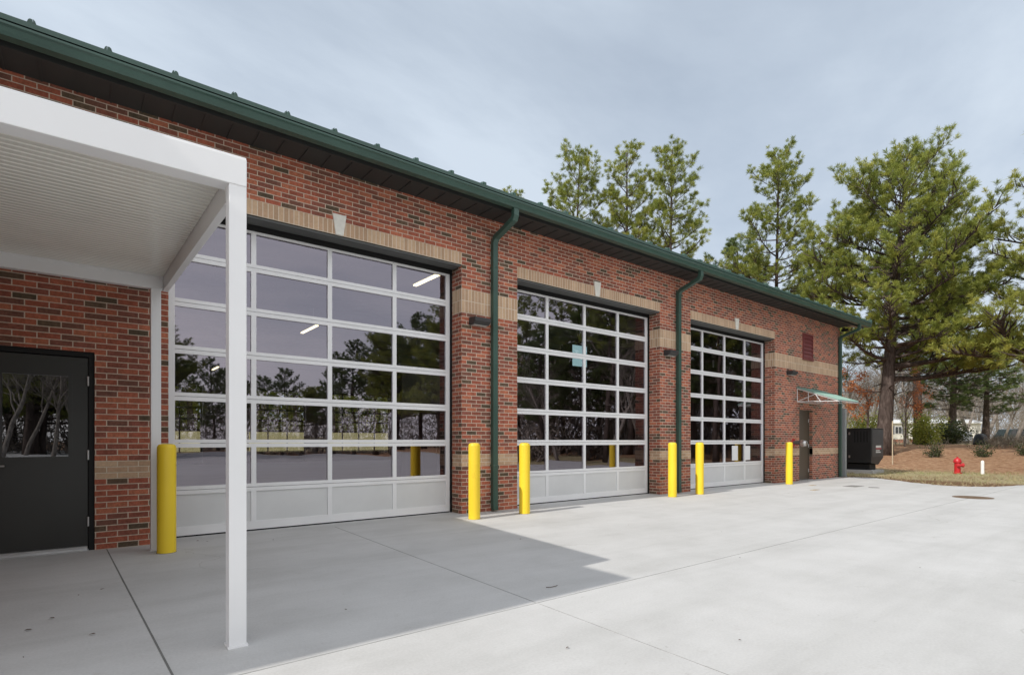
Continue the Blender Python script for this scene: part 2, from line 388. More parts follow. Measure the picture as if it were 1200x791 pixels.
# ------------------------------------------------------------------ light
to_sun = Vector((-1.205, -.085, 1.0)).normalized()
sun = bpy.data.lights.new('sun', 'SUN'); so = bpy.data.objects.new('sun', sun); COL.objects.link(so)
sun.energy = 3.0; sun.angle = R(.6); sun.color = (1, .955, .89)
so.rotation_euler = (-to_sun).to_track_quat('-Z', 'Y').to_euler(); so.location = (-20, -5, 30)
w = bpy.data.worlds.new('World'); scene.world = w; w.use_nodes = True; nt = w.node_tree; nt.nodes.clear()
L = nt.links
wo = nt.nodes.new('ShaderNodeOutputWorld'); bg = nt.nodes.new('ShaderNodeBackground'); L.new(bg.outputs[0], wo.inputs[0])
sky = nt.nodes.new('ShaderNodeTexSky'); sky.sky_type = 'NISHITA'; sky.sun_disc = False
sky.sun_elevation = math.asin(to_sun.z); sky.sun_rotation = math.atan2(to_sun.x, to_sun.y)
sky.air_density = 1.0; sky.dust_density = 1.2; sky.ozone_density = 1.5
tc = nt.nodes.new('ShaderNodeTexCoord')
sep = nt.nodes.new('ShaderNodeSeparateXYZ'); L.new(tc.outputs['Generated'], sep.inputs[0])
zm = nt.nodes.new('ShaderNodeMath'); zm.operation = 'MAXIMUM'; zm.inputs[1].default_value = .0; L.new(sep.outputs[2], zm.inputs[0])
za = nt.nodes.new('ShaderNodeMath'); za.operation = 'ADD'; za.inputs[1].default_value = .22; L.new(zm.outputs[0], za.inputs[0])
dx = nt.nodes.new('ShaderNodeMath'); dx.operation = 'DIVIDE'; L.new(sep.outputs[0], dx.inputs[0]); L.new(za.outputs[0], dx.inputs[1])
dy = nt.nodes.new('ShaderNodeMath'); dy.operation = 'DIVIDE'; L.new(sep.outputs[1], dy.inputs[0]); L.new(za.outputs[0], dy.inputs[1])
cmb = nt.nodes.new('ShaderNodeCombineXYZ'); L.new(dx.outputs[0], cmb.inputs[0]); L.new(dy.outputs[0], cmb.inputs[1])
mpp = nt.nodes.new('ShaderNodeMapping'); mpp.inputs['Rotation'].default_value = (0, 0, R(-28)); mpp.inputs['Scale'].default_value = (.62, 1.0, 1); L.new(cmb.outputs[0], mpp.inputs[0])
c1 = noise(nt, 1.0, 8, .58, mpp.outputs[0], .25)
cr = ramp(nt, [(.32, (.56,) * 3), (.46, (.76,) * 3), (.58, (1.0,) * 3), (.70, (1.10,) * 3)]); L.new(c1, cr.inputs[0])
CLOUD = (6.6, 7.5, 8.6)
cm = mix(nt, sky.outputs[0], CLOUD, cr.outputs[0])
# added boost of the unseen sky behind the camera, lifts the shaded facade
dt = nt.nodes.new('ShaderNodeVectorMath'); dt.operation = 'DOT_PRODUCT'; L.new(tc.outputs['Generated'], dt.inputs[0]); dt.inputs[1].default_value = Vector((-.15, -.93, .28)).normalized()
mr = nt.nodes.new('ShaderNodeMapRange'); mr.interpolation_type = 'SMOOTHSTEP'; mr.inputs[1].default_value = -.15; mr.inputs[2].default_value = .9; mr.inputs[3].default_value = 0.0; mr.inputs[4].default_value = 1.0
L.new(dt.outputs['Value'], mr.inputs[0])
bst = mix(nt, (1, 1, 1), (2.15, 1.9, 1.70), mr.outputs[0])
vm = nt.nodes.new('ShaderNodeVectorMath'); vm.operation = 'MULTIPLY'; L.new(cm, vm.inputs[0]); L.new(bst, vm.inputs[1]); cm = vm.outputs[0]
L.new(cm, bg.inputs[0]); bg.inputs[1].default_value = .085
scene.view_settings.view_transform = 'Standard'; scene.view_settings.look = 'None'; scene.view_settings.gamma = 1
scene.view_settings.exposure = 0.23; scene.view_settings.use_curve_mapping = False
scene.render.engine = 'CYCLES'; scene.cycles.use_denoising = True
scene.cycles.transparent_max_bounces = 16; scene.cycles.max_bounces = 10; scene.cycles.sample_clamp_indirect = 6

# ------------------------------------------------------------------ ground
def sm(t): t = max(0, min(1, t)); return t * t * (3 - 2 * t)
def gz(x, y):
    a = 1.0 * sm((x - 25.0) / 24) * sm((y + 50) / 25) if x > 25 else 0
    b = 2.3 * sm((y - 32) / 26)
    return max(a, b)
def axis(lo, hi, fine0, fine1, df, dc):
    o = []; t = lo
    while t < hi:
        o.append(t); t += df if fine0 <= t < fine1 else dc
    o.append(hi); return o
xs = [-900, -500, -250] + axis(-120, 140, 17, 56, .6, 4) + [250, 500, 900]; ys = [-900, -500, -250] + axis(-130, 150, -8, 12, .6, 4) + [250, 500, 900]
g = MB(); rr = random.Random(3)
for y in ys:
    for x in xs:
        bumpz = (rr.random() - .5) * .05 if (20 < x < 56 and -8 < y < 12) else 0
        inb = x < 19.9 and -5 < y < 26
        g.v.append((x, y, (-.12 if inb else -.022 + gz(x, y) + (bumpz if x > 22.5 else bumpz * .3))))
W = len(xs)
g.f = [(j * W + i, j * W + i + 1, (j + 1) * W + i + 1, (j + 1) * W + i) for j in range(len(ys) - 1) for i in range(W - 1)]
o = g.build('ground', M['ground'], smooth=True, fixn=False, uv=False); tag(o, kind='structure')

def gnd(x, y):
    u = (x - 600) / FPX; v = (YH - y) / FPX; t = -CZ / v
    return (CX + t * (sn + u * cs), CY + t * (cs - u * sn))
edge_px = [(986, 559.2), (1003, 559.0), (1023, 559.6), (1046, 562.2), (1069, 565.2), (1092, 567.6), (1114, 569.2), (1138, 570), (1162, 570.2), (1182, 569.4), (1200, 568.2)]
edge = [gnd(*e) for e in edge_px]
rr = random.Random(5); fine = []
for (a, b) in zip(edge[:-1], edge[1:]):
    for k in range(6):
        t = k / 6; fine.append((a[0] + (b[0] - a[0]) * t + rr.uniform(-.05, .05), a[1] + (b[1] - a[1]) * t + rr.uniform(-.03, .03)))
fine.append(edge[-1])
outline = [(-40, .42), (19.4, .42), (19.9, -.02)] + fine + [(22.3, -6), (22.2, -9), (20.6, -12.5), (20.5, -17), (23.5, -26), (28, -50), (36, -88), (-14, -92), (-40, -60)]
sl = MB(); sl.prism(outline, 'z', -.15, 0.0)
o = sl.build('concrete_pavement', M['concrete'], uv=False); tag(o, kind='structure')
jm = MB()
def joint(p, q, wd=.012, z=.004):
    p = Vector((*p, 0)); q = Vector((*q, 0)); d = (q - p).normalized(); n = Vector((-d.y, d.x, 0)) * wd / 2
    jm.hexa([p + n + Vector((0, 0, -.02)), p - n + Vector((0, 0, -.02)), q - n + Vector((0, 0, -.02)), q + n + Vector((0, 0, -.02))],
            [p + n + Vector((0, 0, z - .002)), p - n + Vector((0, 0, z - .002)), q - n + Vector((0, 0, z - .002)), q + n + Vector((0, 0, z - .002))])
joint((-.61, -.02), (-.44, -4.66), .011); joint((-.44, -4.70), (-.3, -9.5), .009)
o = jm.build('pavement_joints', M['joint'], uv=False); tag(o, kind='structure'); jm = MB()
joint((2.06, -.02), (1.93, -4.66), .007); joint((1.93, -4.70), (1.8, -9.5), .003)
joint((-6, -4.68), (20.4, -4.68), .007)
o = jm.build('pavement_saw_cuts', M['jointlight'], uv=False); tag(o, kind='structure')

# leaves and twigs lying on the slab
lf = MB(); rr = random.Random(11)
def flake(x, y, s, a):
    c, d = math.cos(a), math.sin(a)
    pts = [(-s, 0), (-.3 * s, .4 * s), (.5 * s, .3 * s), (s, 0), (.4 * s, -.35 * s), (-.4 * s, -.3 * s)]
    o = len(lf.v); lf.v += [(x + c * px - d * py, y + d * px + c * py, .006 + .006 * abs(math.sin(3 * px / s))) for px, py in pts]; lf.f.append(tuple(range(o, o + 6)))
for px, py in ((120, 691), (33, 739), (232, 634), (243, 635), (320, 633), (405, 715), (92, 698), (108, 744), (60, 725), (610, 632), (665, 760)):
    x, y = gnd(px, py); flake(x, y, rr.uniform(.012, .024), rr.uniform(0, 6))
for k in range(14):
    flake(rr.uniform(-1.5, 12), rr.uniform(-6.5, -.4), rr.uniform(.006, .012), rr.uniform(0, 6))
def twig(px, py, L_, a):
    x, y = gnd(px, py); p = [Vector((x + L_ * t * math.cos(a + .5 * t), y + L_ * t * math.sin(a + .5 * t), .008)) for t in (0, .4, .7, 1)]
    lf.tube(p, .0028, 5)
twig(640, 689, .12, -.6)
o = lf.build('leaf_litter', M['leaf'], uv=False, fixn=False); tag(o, kind='stuff', label='few dead leaves and twigs scattered over the concrete')

# ------------------------------------------------------------------ the fire station building
XL, XR, YB = -14.0, 19.87, 26.0
BAYS = [(0.0, 4.267), (5.486, 9.754), (10.973, 15.24)]
HD = 4.267
fs = empty('fire_station', (8, 0, 0)); tag(fs, 'long red brick building with tan bands, green eave and three glazed garage doors', 'building')
def fsb(mb, name, mat, parent=None, **k):
    o = mb.build(name, mat, None, **k); o.parent = parent or fs
    if parent is None or parent == fs: o.matrix_parent_inverse = Matrix.Translation((-8, 0, 0))
    return o

def wall_with_openings(mb, y0, y1, xa, xb, zt, ops):
    cuts_x = sorted(set([xa, xb] + [o[i] for o in ops for i in (0, 1)])); cuts_z = sorted(set([-.1, zt] + [o[i] for o in ops for i in (2, 3)]))
    for i in range(len(cuts_x) - 1):
        for j in range(len(cuts_z) - 1):
            x0, x1, z0, z1 = cuts_x[i], cuts_x[i + 1], cuts_z[j], cuts_z[j + 1]
            mx, mz = (x0 + x1) / 2, (z0 + z1) / 2
            if any(o[0] < mx < o[1] and o[2] < mz < o[3] for o in ops): continue
            mb.quad((x0, y0, z0), (x1, y0, z0), (x1, y0, z1), (x0, y0, z1)); mb.quad((x0, y1, z1), (x1, y1, z1), (x1, y1, z0), (x0, y1, z0))
    for x0, x1, z0, z1 in ops:
        mb.quad((x0, y0, z0), (x0, y1, z0), (x0, y1, z1), (x0, y0, z1)); mb.quad((x1, y1, z0), (x1, y0, z0), (x1, y0, z1), (x1, y1, z1))
        mb.quad((x0, y0, z1), (x0, y1, z1), (x1, y1, z1), (x1, y0, z1))
LD = (-1.87, -.72, -.1, 2.262)      # dark entrance door opening
SD = (16.80, 17.74, -.1, 2.235)     # small door at the far end
wl = MB()
wall_with_openings(wl, 0, .305, XL, XR, 5.30, [(a, b, -.1, HD) for a, b in BAYS] + [LD, SD])
fsb(wl, 'front_wall', M['brick'], fixn=False)
ew = MB(); ew.quad((XR, 0, -.1), (XR, YB, -.1), (XR, YB, 5.3), (XR, 0, 5.3)); ew.add([(XR, 0, 5.3), (XR, YB, 5.3), (XR, YB / 2, 8.6)], [(0, 1, 2)])
ew.quad((XR - .3, .305, -.1), (XR - .3, .305, 5.6), (XR - .3, YB - .3, 5.6), (XR - .3, YB - .3, -.1))
fsb(ew, 'end_wall', M['brick'], fixn=False)
bw = MB(); wall_with_openings(bw, YB - .3, YB, XL, XR, 5.6, [(a, b, -.1, HD) for a, b in BAYS]); fsb(bw, 'back_wall', M['intwall'], fixn=False)
for q in ((-.9, -.6), (16.2, 16.4)):
    iw = MB(); iw.box(q[0], .31, 0, q[1], YB - .31, 5.58); fsb(iw, 'interior_wall', M['intwall'])
fl = MB(); fl.box(-.6, .372, -.10, 16.2, YB + .5, .006); fsb(fl, 'bay_floor', M['intfloor'])
ce = MB(); ce.box(-.9, .31, 5.6, 16.4, YB - .31, 5.7)
for k in range(9): ce.box(-.6, 2.4 + 2.6 * k, 5.28, 16.2, 2.52 + 2.6 * k, 5.6)
for k, xx in enumerate((1.3, 3.2, 6.7, 8.6, 12.2, 14.1)):   # door tracks and pipes under the deck
    ce.box(xx - .04, .5, 4.55, xx + .04, 4.9, 4.63); ce.box(xx - .02, 4.6, 4.6, xx + .02, 4.64, 5.6); ce.box(xx - .02, 2.3, 4.6, xx + .02, 2.34, 5.6)
for yy in (1.5, 6.5, 13.0): ce.tube([(-.5, yy, 5.05), (16.1, yy, 5.05)], .07, 8)
ce.box(2.9, .6, 4.9, 3.3, 12, 5.2)
fsb(ce, 'bay_ceiling', M['intceil'])

# tan brick bands, soldier lintels, keystones
P = .004
segs = [(XL, 0.0), (4.267, 5.486), (9.754, 10.973), (15.24, XR)]
for i, (a, b) in enumerate(segs):
    pieces = [(a, b)]
    if i == 0: pieces = [(a, LD[0]), (LD[1], b)]
    if i == 3: pieces = [(a, SD[0]), (SD[1], b)]
    for p, q in pieces:
        tb = MB(); tb.box(p - (P if p in (0.0, 4.267, 9.754, 15.24) else 0), -P, .8128, q + (P if q in (0.0, 5.486, 10.973, XR) else 0), .28, 1.0155)
        fsb(tb, 'low_tan_band', M['tanbrick'])
for i, (a, b) in enumerate(segs):
    sb = MB(); sb.box(a - (P if i else 0), -P, 3.4544, b + P, .285, 3.8608); fsb(sb, 'tan_soldier_band', M['soldier'])
for a, b in BAYS:
    sb = MB(); sb.box(a, -P - .001, HD - .002, b, .30, HD + .2032); fsb(sb, 'tan_door_lintel', M['soldier'])
for a, b in BAYS:
    c = (a + b) / 2; k = MB(); zt, zb = 4.565, HD - .004
    k.hexa([(c - .058, -.028, zb), (c + .058, -.028, zb), (c + .058, .05, zb), (c - .058, .05, zb)], [(c - .102, -.028, zt), (c + .102, -.028, zt), (c + .102, .05, zt), (c - .102, .05, zt)])
    fsb(k, 'keystone', M['stone'], bevel=.006)
    st = MB(); st.box(a + .004, .012, HD - .014, b - .004, .30, HD - .003); st.box(a + .004, .31, HD - .10, b - .004, .33, HD + .1)
    st.box(a - .06, .308, 0, a + .028, .335, HD); st.box(b - .028, .308, 0, b + .06, .335, HD)
    fsb(st, 'door_jamb', M['black'])
    ln = MB(); ln.box(a + .004, .014, HD - .032, b - .004, .275, HD - .0145); fsb(ln, 'steel_lintel', M['darksteel'])

# glazed overhead doors
def overhead(a, b, y, back=False):
    f = MB(); X0, X1 = a + .03, b - .032; W = X1 - X0
    mull = [X0 + .092] + [] ; cols = [a + 1.047, a + 2.118, a + 3.185]
    zb = .02
    S = .6096
    f.box(X0, y, zb, X0 + .075, y + .05, 4.25); f.box(X1 - .075, y, zb, X1, y + .05, 4.25)
    f.box(X0 + .075, y, 4.135, X1 - .075, y + .05, 4.25)
    for k in range(1, 7):
        z = S * k + .0
        f.box(X0 + .075, y, z - .056, X1 - .075, y + .05, z - .003); f.box(X0 + .075, y, z + .003, X1 - .075, y + .05, z + .050)
    f.box(X0 + .075, y, zb, X1 - .075, y + .05, .135)
    rails = [(.135, S - .056)] + [(S * k + .05, S * (k + 1) - .056) for k in range(1, 6)] + [(S * 6 + .05, 4.135)]
    for c in cols:
        for z0, z1 in rails: f.box(c - .033, y, z0, c + .033, y + .05, z1)
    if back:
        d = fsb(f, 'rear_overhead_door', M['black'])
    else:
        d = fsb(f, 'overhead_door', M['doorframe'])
    xsn = [X0 + .075] + [t for c in cols for t in (c - .033, c + .033)] + [X1 - .075]
    gl = MB()
    prng = random.Random(int(a * 10) + 5)
    for z0, z1 in rails[1:]:
        for i in range(4):
            ta, tb_ = prng.uniform(-.0022, .0022), prng.uniform(-.0016, .0016)
            gl.quad((xsn[2 * i] - .01, y + .026 - ta - tb_, z0 - .01), (xsn[2 * i + 1] + .01, y + .026 + ta - tb_, z0 - .01), (xsn[2 * i + 1] + .01, y + .026 + ta + tb_, z1 + .01), (xsn[2 * i] - .01, y + .026 - ta + tb_, z1 + .01))
    pn = MB(); z0, z1 = rails[0]
    for i in range(4):
        pn.box(xsn[2 * i] - .01, y + .016, z0 - .01, xsn[2 * i + 1] + .01, y + .036, z1 + .01)
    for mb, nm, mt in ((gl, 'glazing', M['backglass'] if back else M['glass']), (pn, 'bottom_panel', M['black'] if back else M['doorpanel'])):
        o = mb.build(nm, mt, None, fixn=False); o.parent = d; o.matrix_parent_inverse = Matrix.Translation((0, 0, 0))
    sealm = MB(); sealm.box(X0, y + .006, 0, X1, y + .046, zb); o = sealm.build('bottom_seal', M['black']); o.parent = d
    return d
for a, b in BAYS: overhead(a, b, .336)
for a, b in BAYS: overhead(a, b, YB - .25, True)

# soffit, gutter, roof
sf = MB()
x0, x1 = XL + .0, 20.58
sf.box(x0, -.46, 5.183, XR, -.0, 5.20)
nrib = 0; xx = x0
while xx < XR - .05:
    sf.box(xx, -.452, 5.172, xx + .018, -.004, 5.182); xx += .305
sf.box(x0, -.50, 5.160, 20.56, -.455, 5.30); sf.box(x0, -.60, 5.27, 20.56, -.49, 5.30)
fsb(sf, 'soffit', M['soffit'])
ks = MB(); ks.box(XR + .004, -.455, 5.20, 20.56, .5, 5.215); ks.box(XR + .004, .5, 5.2, 20.56, 13.0, 5.215)
# rake soffit rises with the roof
ks = MB(); ks.quad((XR + .004, -.45, 5.19), (20.55, -.45, 5.19), (20.55, 13, 5.19 + 13.45 * .25), (XR + .004, 13, 5.19 + 13.45 * .25)); fsb(ks, 'rake_soffit', M['gable'], fixn=False)
gt = MB()
prof = [(-.60, 5.285), (-.60, 5.165), (-.705, 5.165), (-.722, 5.195), (-.735, 5.235), (-.757, 5.25), (-.757, 5.272), (-.735, 5.272), (-.735, 5.25), (-.70, 5.19), (-.62, 5.18), (-.615, 5.285)]
gt.prism(prof, 'x', x0, 20.57)
for k in range(12):
    X = -1.2 + k * 1.83
    gt.box(X, -.75, 5.27, X + .02, -.6, 5.276)
for X in (x0, 20.56): gt.prism([(-.60, 5.28), (-.60, 5.165), (-.705, 5.165), (-.735, 5.24), (-.755, 5.288)], 'x', X, X + .012)
fsb(gt, 'gutter', M['green'])
rf = MB(); SL = .25; yr = 13.0
def rz(y): return 5.352 + (y + .735) * SL
xa, xb = XL - .7, 20.60
rf.hexa([(xa, -.735, 5.300), (xb, -.735, 5.300), (xb, yr, rz(yr) - .057), (xa, yr, rz(yr) - .057)], [(xa, -.735, 5.352), (xb, -.735, 5.352), (xb, yr, rz(yr)), (xa, yr, rz(yr))])
rf.hexa([(xa, yr, rz(yr) - .057), (xb, yr, rz(yr) - .057), (xb, 26.735, 5.295), (xa, 26.735, 5.295)], [(xa, yr, rz(yr)), (xb, yr, rz(yr)), (xb, 26.735, 5.352), (xa, 26.735, 5.352)])
k = 0; X = -1.225 - .61 * 20
while X < 20.5:
    rf.hexa([(X - .012, -.72, rz(-.72)), (X + .012, -.72, rz(-.72)), (X + .012, yr, rz(yr)), (X - .012, yr, rz(yr))], [(X - .008, -.72, rz(-.72) + .045), (X + .008, -.72, rz(-.72) + .045), (X + .008, yr, rz(yr) + .045), (X - .008, yr, rz(yr) + .045)])
    for s in (-1, 1):   # seam clamp near the eave
        rf.hexa([(X + s * .012, -.68, rz(-.68)), (X + s * .042, -.68, rz(-.68)), (X + s * .042, -.60, rz(-.6)), (X + s * .012, -.60, rz(-.6))],
                [(X + s * .010, -.68, rz(-.68) + .062), (X + s * .026, -.68, rz(-.68) + .048), (X + s * .026, -.60, rz(-.6) + .048), (X + s * .010, -.60, rz(-.6) + .062)])
    X += .61
rf.box(xb - .03, -.74, 5.30, xb + .012, -.60, 5.43)   # end clip of the gable trim
fsb(rf, 'roof', M['greenroof'])
rk = MB(); rk.hexa([(20.555, -.45, 5.18), (20.60, -.45, 5.18), (20.60, yr, rz(yr) - .2), (20.555, yr, rz(yr) - .2)], [(20.555, -.45, 5.29), (20.60, -.45, 5.29), (20.60, yr, rz(yr) - .06), (20.555, yr, rz(yr) - .06)])
fsb(rk, 'rake_fascia', M['green'])
# downspouts
for X in (4.918, 10.40, 19.74):
    d = MB()
    d.rect_tube([(X, -.655, 5.17), (X, -.655, 5.06), (X, -.625, 5.00), (X, -.12, 4.84), (X, -.062, 4.77), (X, -.062, .30), (X, -.062, .13), (X, -.075, .02)], .105, .085, (1, 0, 0))
    for z in (4.3, 2.6, .8): d.box(X - .058, -.11, z, X + .058, -.003, z + .03)
    fsb(d, 'downspout', M['green'], bevel=.008)
# louver
lv = MB(); lx0, lx1, lz0, lz1 = 17.02, 17.72, 3.845, 4.66
lv.box(lx0, -.03, lz0, lx0 + .05, .02, lz1); lv.box(lx1 - .05, -.03, lz0, lx1, .02, lz1); lv.box(lx0 + .05, -.03, lz1 - .05, lx1 - .05, .02, lz1); lv.box(lx0 + .05, -.03, lz0 + .0, lx1 - .05, .02, lz0 + .05)
lv.box(lx0 - .03, -.05, lz0 - .03, lx1 + .03, .01, lz0 - .001)
n = 6
for k in range(n):
    z = lz0 + .06 + k * .118
    lv.hexa([(lx0 + .05, -.032, z), (lx1 - .05, -.032, z), (lx1 - .05, -.006, z + .07), (lx0 + .05, -.006, z + .07)], [(lx0 + .05, -.026, z + .012), (lx1 - .05, -.026, z + .012), (lx1 - .05, -.004, z + .082), (lx0 + .05, -.004, z + .082)])
lv.box(lx0 + .05, -.0045, lz0 + .05, lx1 - .05, -.003, lz1 - .05)
fsb(lv, 'wall_louver', M['maroon'])

# dark entrance door under the canopy (single leaf with a half light)
e = MB(); y = .03
e.box(-1.87, y, 0, -1.82, .2, 2.262); e.box(-.775, y, 0, -.72, .2, 2.262); e.box(-1.82, y, 2.205, -.775, .2, 2.262)
e.box(-.783, y + .03, .0, -.775, .2, 2.205); 
ed = fsb(e, 'entrance_door', M['black'], bevel=.003)
lf_ = MB(); ly = y + .022; lx0, lx1 = -1.815, -.782
wx0, wx1, wz0, wz1 = -1.503, -.955, 1.075, 1.975
for bx in ((lx0, .045, wx0 - .02, 2.195), (wx1 + .02, .045, lx1, 2.195)): lf_.box(bx[0], ly, bx[1], bx[2], ly + .045, bx[3])
lf_.box(wx0 - .02, ly, .045, wx1 + .02, ly + .045, wz0 - .02); lf_.box(wx0 - .02, ly, wz1 + .02, wx1 + .02, ly + .045, 2.195)
leaf = lf_.build('door_leaf', M['bronze']); leaf.parent = ed
wb = MB(); by = ly - .008
wb.box(wx0 - .035, by, wz0 - .035, wx0, ly + .05, wz1 + .035); wb.box(wx1, by, wz0 - .035, wx1 + .035, ly + .05, wz1 + .035); wb.box(wx0, by, wz1, wx1, ly + .05, wz1 + .035); wb.box(wx0, by, wz0 - .035, wx1, ly + .05, wz0)
o = wb.build('window_bead', M['bronze']); o.parent = ed
gm = MB(); gm.quad((wx0, ly + .015, wz0), (wx1, ly + .015, wz0), (wx1, ly + .015, wz1), (wx0, ly + .015, wz1)); o = gm.build('door_glass', M['doorglass'], fixn=False); o.parent = ed
for z in (1.93, 1.09, .33):
    h = MB(); h.lathe([(.008, z - .055), (.010, z - .053), (.010, z + .053), (.008, z + .055)], (-.7785, .024, 0), 10); o = h.build('hinge', M['alu']); o.parent = ed
h = MB(); h.tube([(-1.72, ly, .985), (-1.72, ly - .06, .985), (-1.48, ly - .065, .982)], .011, 8); h.lathe([(.03, -.0), (.03, .012)], (-1.72, ly - .012, .985), 14, 'y'); o = h.build('lever_handle', M['alu']); o.parent = ed
t = MB(); t.box(-1.82, -.025, .0, -.775, .16, .014); t.box(-1.81, .012, .014, -.785, .05, .05); o = t.build('threshold', M['alu']); o.parent = ed
bk = MB(); bk.box(-1.86, .21, 0, -.73, 1.8, .01); 
vest = MB(); vest.quad((-1.87, 3, 0), (-.95, 3, 0), (-.95, 3, 2.6), (-1.87, 3, 2.6)); vest.quad((-1.87, .306, 2.5), (-.91, .306, 2.5), (-.91, 3, 2.5), (-1.87, 3, 2.5)); vest.quad((-1.88, .306, 0), (-1.88, 3, 0), (-1.88, 3, 2.5), (-1.88, .306, 2.5)); vest.quad((-1.87, .306, .004), (-.91, .306, .004), (-.91, 3, .004), (-1.87, 3, .004))
fsb(vest, 'entry_room', M['intwall'], fixn=False)

# small brown door at the far end
s = MB(); s.box(16.80, .10, 0, 16.85, .28, 2.235); s.box(17.69, .10, 0, 17.74, .28, 2.235); s.box(16.85, .10, 2.185, 17.69, .28, 2.235)
sd = fsb(s, 'side_door', M['brownpaint'])
l2 = MB(); l2.box(16.853, .12, .03, 17.687, .165, 2.182); o = l2.build('door_leaf', M['brownpaint']); o.parent = sd
for z in (1.9, 1.1, .3):
    h = MB(); h.lathe([(.010, z - .055), (.012, z + .055)], (17.688, .105, 0), 10); o = h.build('hinge', M['alu']); o.parent = sd
for z, r_ in ((1.0, .038), (.62, .028)):
    h = MB(); h.lathe([(.012, -.06), (r_ * .8, -.055), (r_, -.03), (r_ * .6, -.01), (.02, 0)][::-1], (16.93, .12, z), 14, 'y'); o = h.build('door_knob', M['alu']); o.parent = sd
t = MB(); t.box(16.8, -.01, 0, 17.74, .2, .022); o = t.build('threshold', M['alu']); o.parent = sd

# wing that closes the yard on the left (its eave throws the near shadow)
wg = MB()
def wbox(x0, y0, x1, y1, z):
    wg.quad((x1, y0, -.1), (x1, y1, -.1), (x1, y1, z), (x1, y0, z)); wg.quad((x0, y0, -.1), (x1, y0, -.1), (x1, y0, z), (x0, y0, z)); wg.quad((x0, y1, -.1), (x0, y0, -.1), (x0, y0, z), (x0, y1, z)); wg.quad((x1, y1, -.1), (x0, y1, -.1), (x0, y1, z), (x1, y1, z))
wbox(-14, -4.4, -2.25, -.002, 4.25)
fsb(wg, 'wing_wall', M['brick'], fixn=False)
we = MB(); we.box(-14.3, -5.0, 4.18, -2.09, -.004, 4.31)
we.add([(-14.3, -5.0, 4.311), (-2.09, -5.0, 4.311), (-2.09, -.004, 4.311), (-14.3, -.004, 4.311), (-13, -.004, 4.80), (-2.8, -.004, 4.80)], [(0, 1, 5, 4), (1, 2, 5), (0, 4, 3), (2, 3, 4, 5)])
fsb(we, 'wing_roof', M['greenroof'])

# ------------------------------------------------------------------ white walkway canopy
cp = empty('entrance_canopy', (-.085, -4.2, 0)); tag(cp, 'white metal walkway canopy on square posts over the dark door', 'canopy')
def cpb(mb, name, mat, **k):
    o = mb.build(name, mat, None, **k); o.parent = cp; o.matrix_parent_inverse = Matrix.Translation((.085, 4.2, 0)); return o
def post(x, y, zt):
    p = MB(); p.box(x - .049, y - .049, .012, x + .049, y + .049, zt); q = cpb(p, 'post', M['white'], bevel=.004)
    b = MB(); b.box(x - .056, y - .056, 0, x + .056, y + .056, .013); o = b.build('base_plate', M['white']); o.parent = q; return q
CXR = -.037
post(-.086, -4.20, 2.80); post(-.17, -.42, 2.985); post(-2.0, -4.20, 2.80); post(-2.0, -.42, 2.985)
YF, YW = -4.255, -.37
def cz(y, a, b): return a + (b - a) * (y - YF) / (YW - YF)
fb = MB(); fb.box(-2.06, YF, 2.795, CXR, YF + .13, 2.962); cpb(fb, 'front_beam', M['white'], bevel=.005)
bb = MB(); bb.box(-1.99, YW - .09, 2.985, CXR - .065, YW, 3.15); bb.box(-1.99, YW - .10, 3.10, CXR - .065, YW - .09, 3.15); cpb(bb, 'wall_beam', M['white'], bevel=.004)
for xa_, xb_ in ((CXR - .062, CXR - .006), (-2.055, -1.995)):
    sbm = MB(); y0, y1 = YF + .131, YW - .0; ya = y0
    sbm.hexa([(xa_, y0, 2.78), (xb_, y0, 2.78), (xb_, y1, 2.985), (xa_, y1, 2.985)], [(xa_, y0, 2.95), (xb_, y0, 2.95), (xb_, y1, 3.155), (xa_, y1, 3.155)])
    cpb(sbm, 'side_beam', M['white'], bevel=.004)
rb = MB(); nr = 48; pts = []
for i in range(nr):
    ya = YF + .131 + (YW - .10 - YF - .131) * i / nr; yb = YF + .131 + (YW - .10 - YF - .131) * (i + 1) / nr
    z0, z1 = cz(ya, 2.925, 3.135), cz(yb, 2.925, 3.135); d = yb - ya
    pts += [(ya, z0 + .015), (ya + d * .10, z0), (ya + d * .66, z0), (ya + d * .76, z0 + .015), (ya + d * .90, z0 + .015)]
for i in range(len(pts) - 1):
    rb.quad((-1.992, *pts[i]), (CXR - .064, *pts[i]), (CXR - .064, *pts[i + 1]), (-1.992, *pts[i + 1]))
cpb(rb, 'ribbed_soffit', M['ribwhite'], fixn=False)
dk = MB(); dk.hexa([(-2.05, YF + .01, 2.955), (CXR - .002, YF + .01, 2.955), (CXR - .002, -.02, 3.165), (-2.05, -.02, 3.165)], [(-2.05, YF + .01, 2.975), (CXR - .002, YF + .01, 2.975), (CXR - .002, -.02, 3.36), (-2.05, -.02, 3.36)])
cpb(dk, 'roof_deck', M['white'])

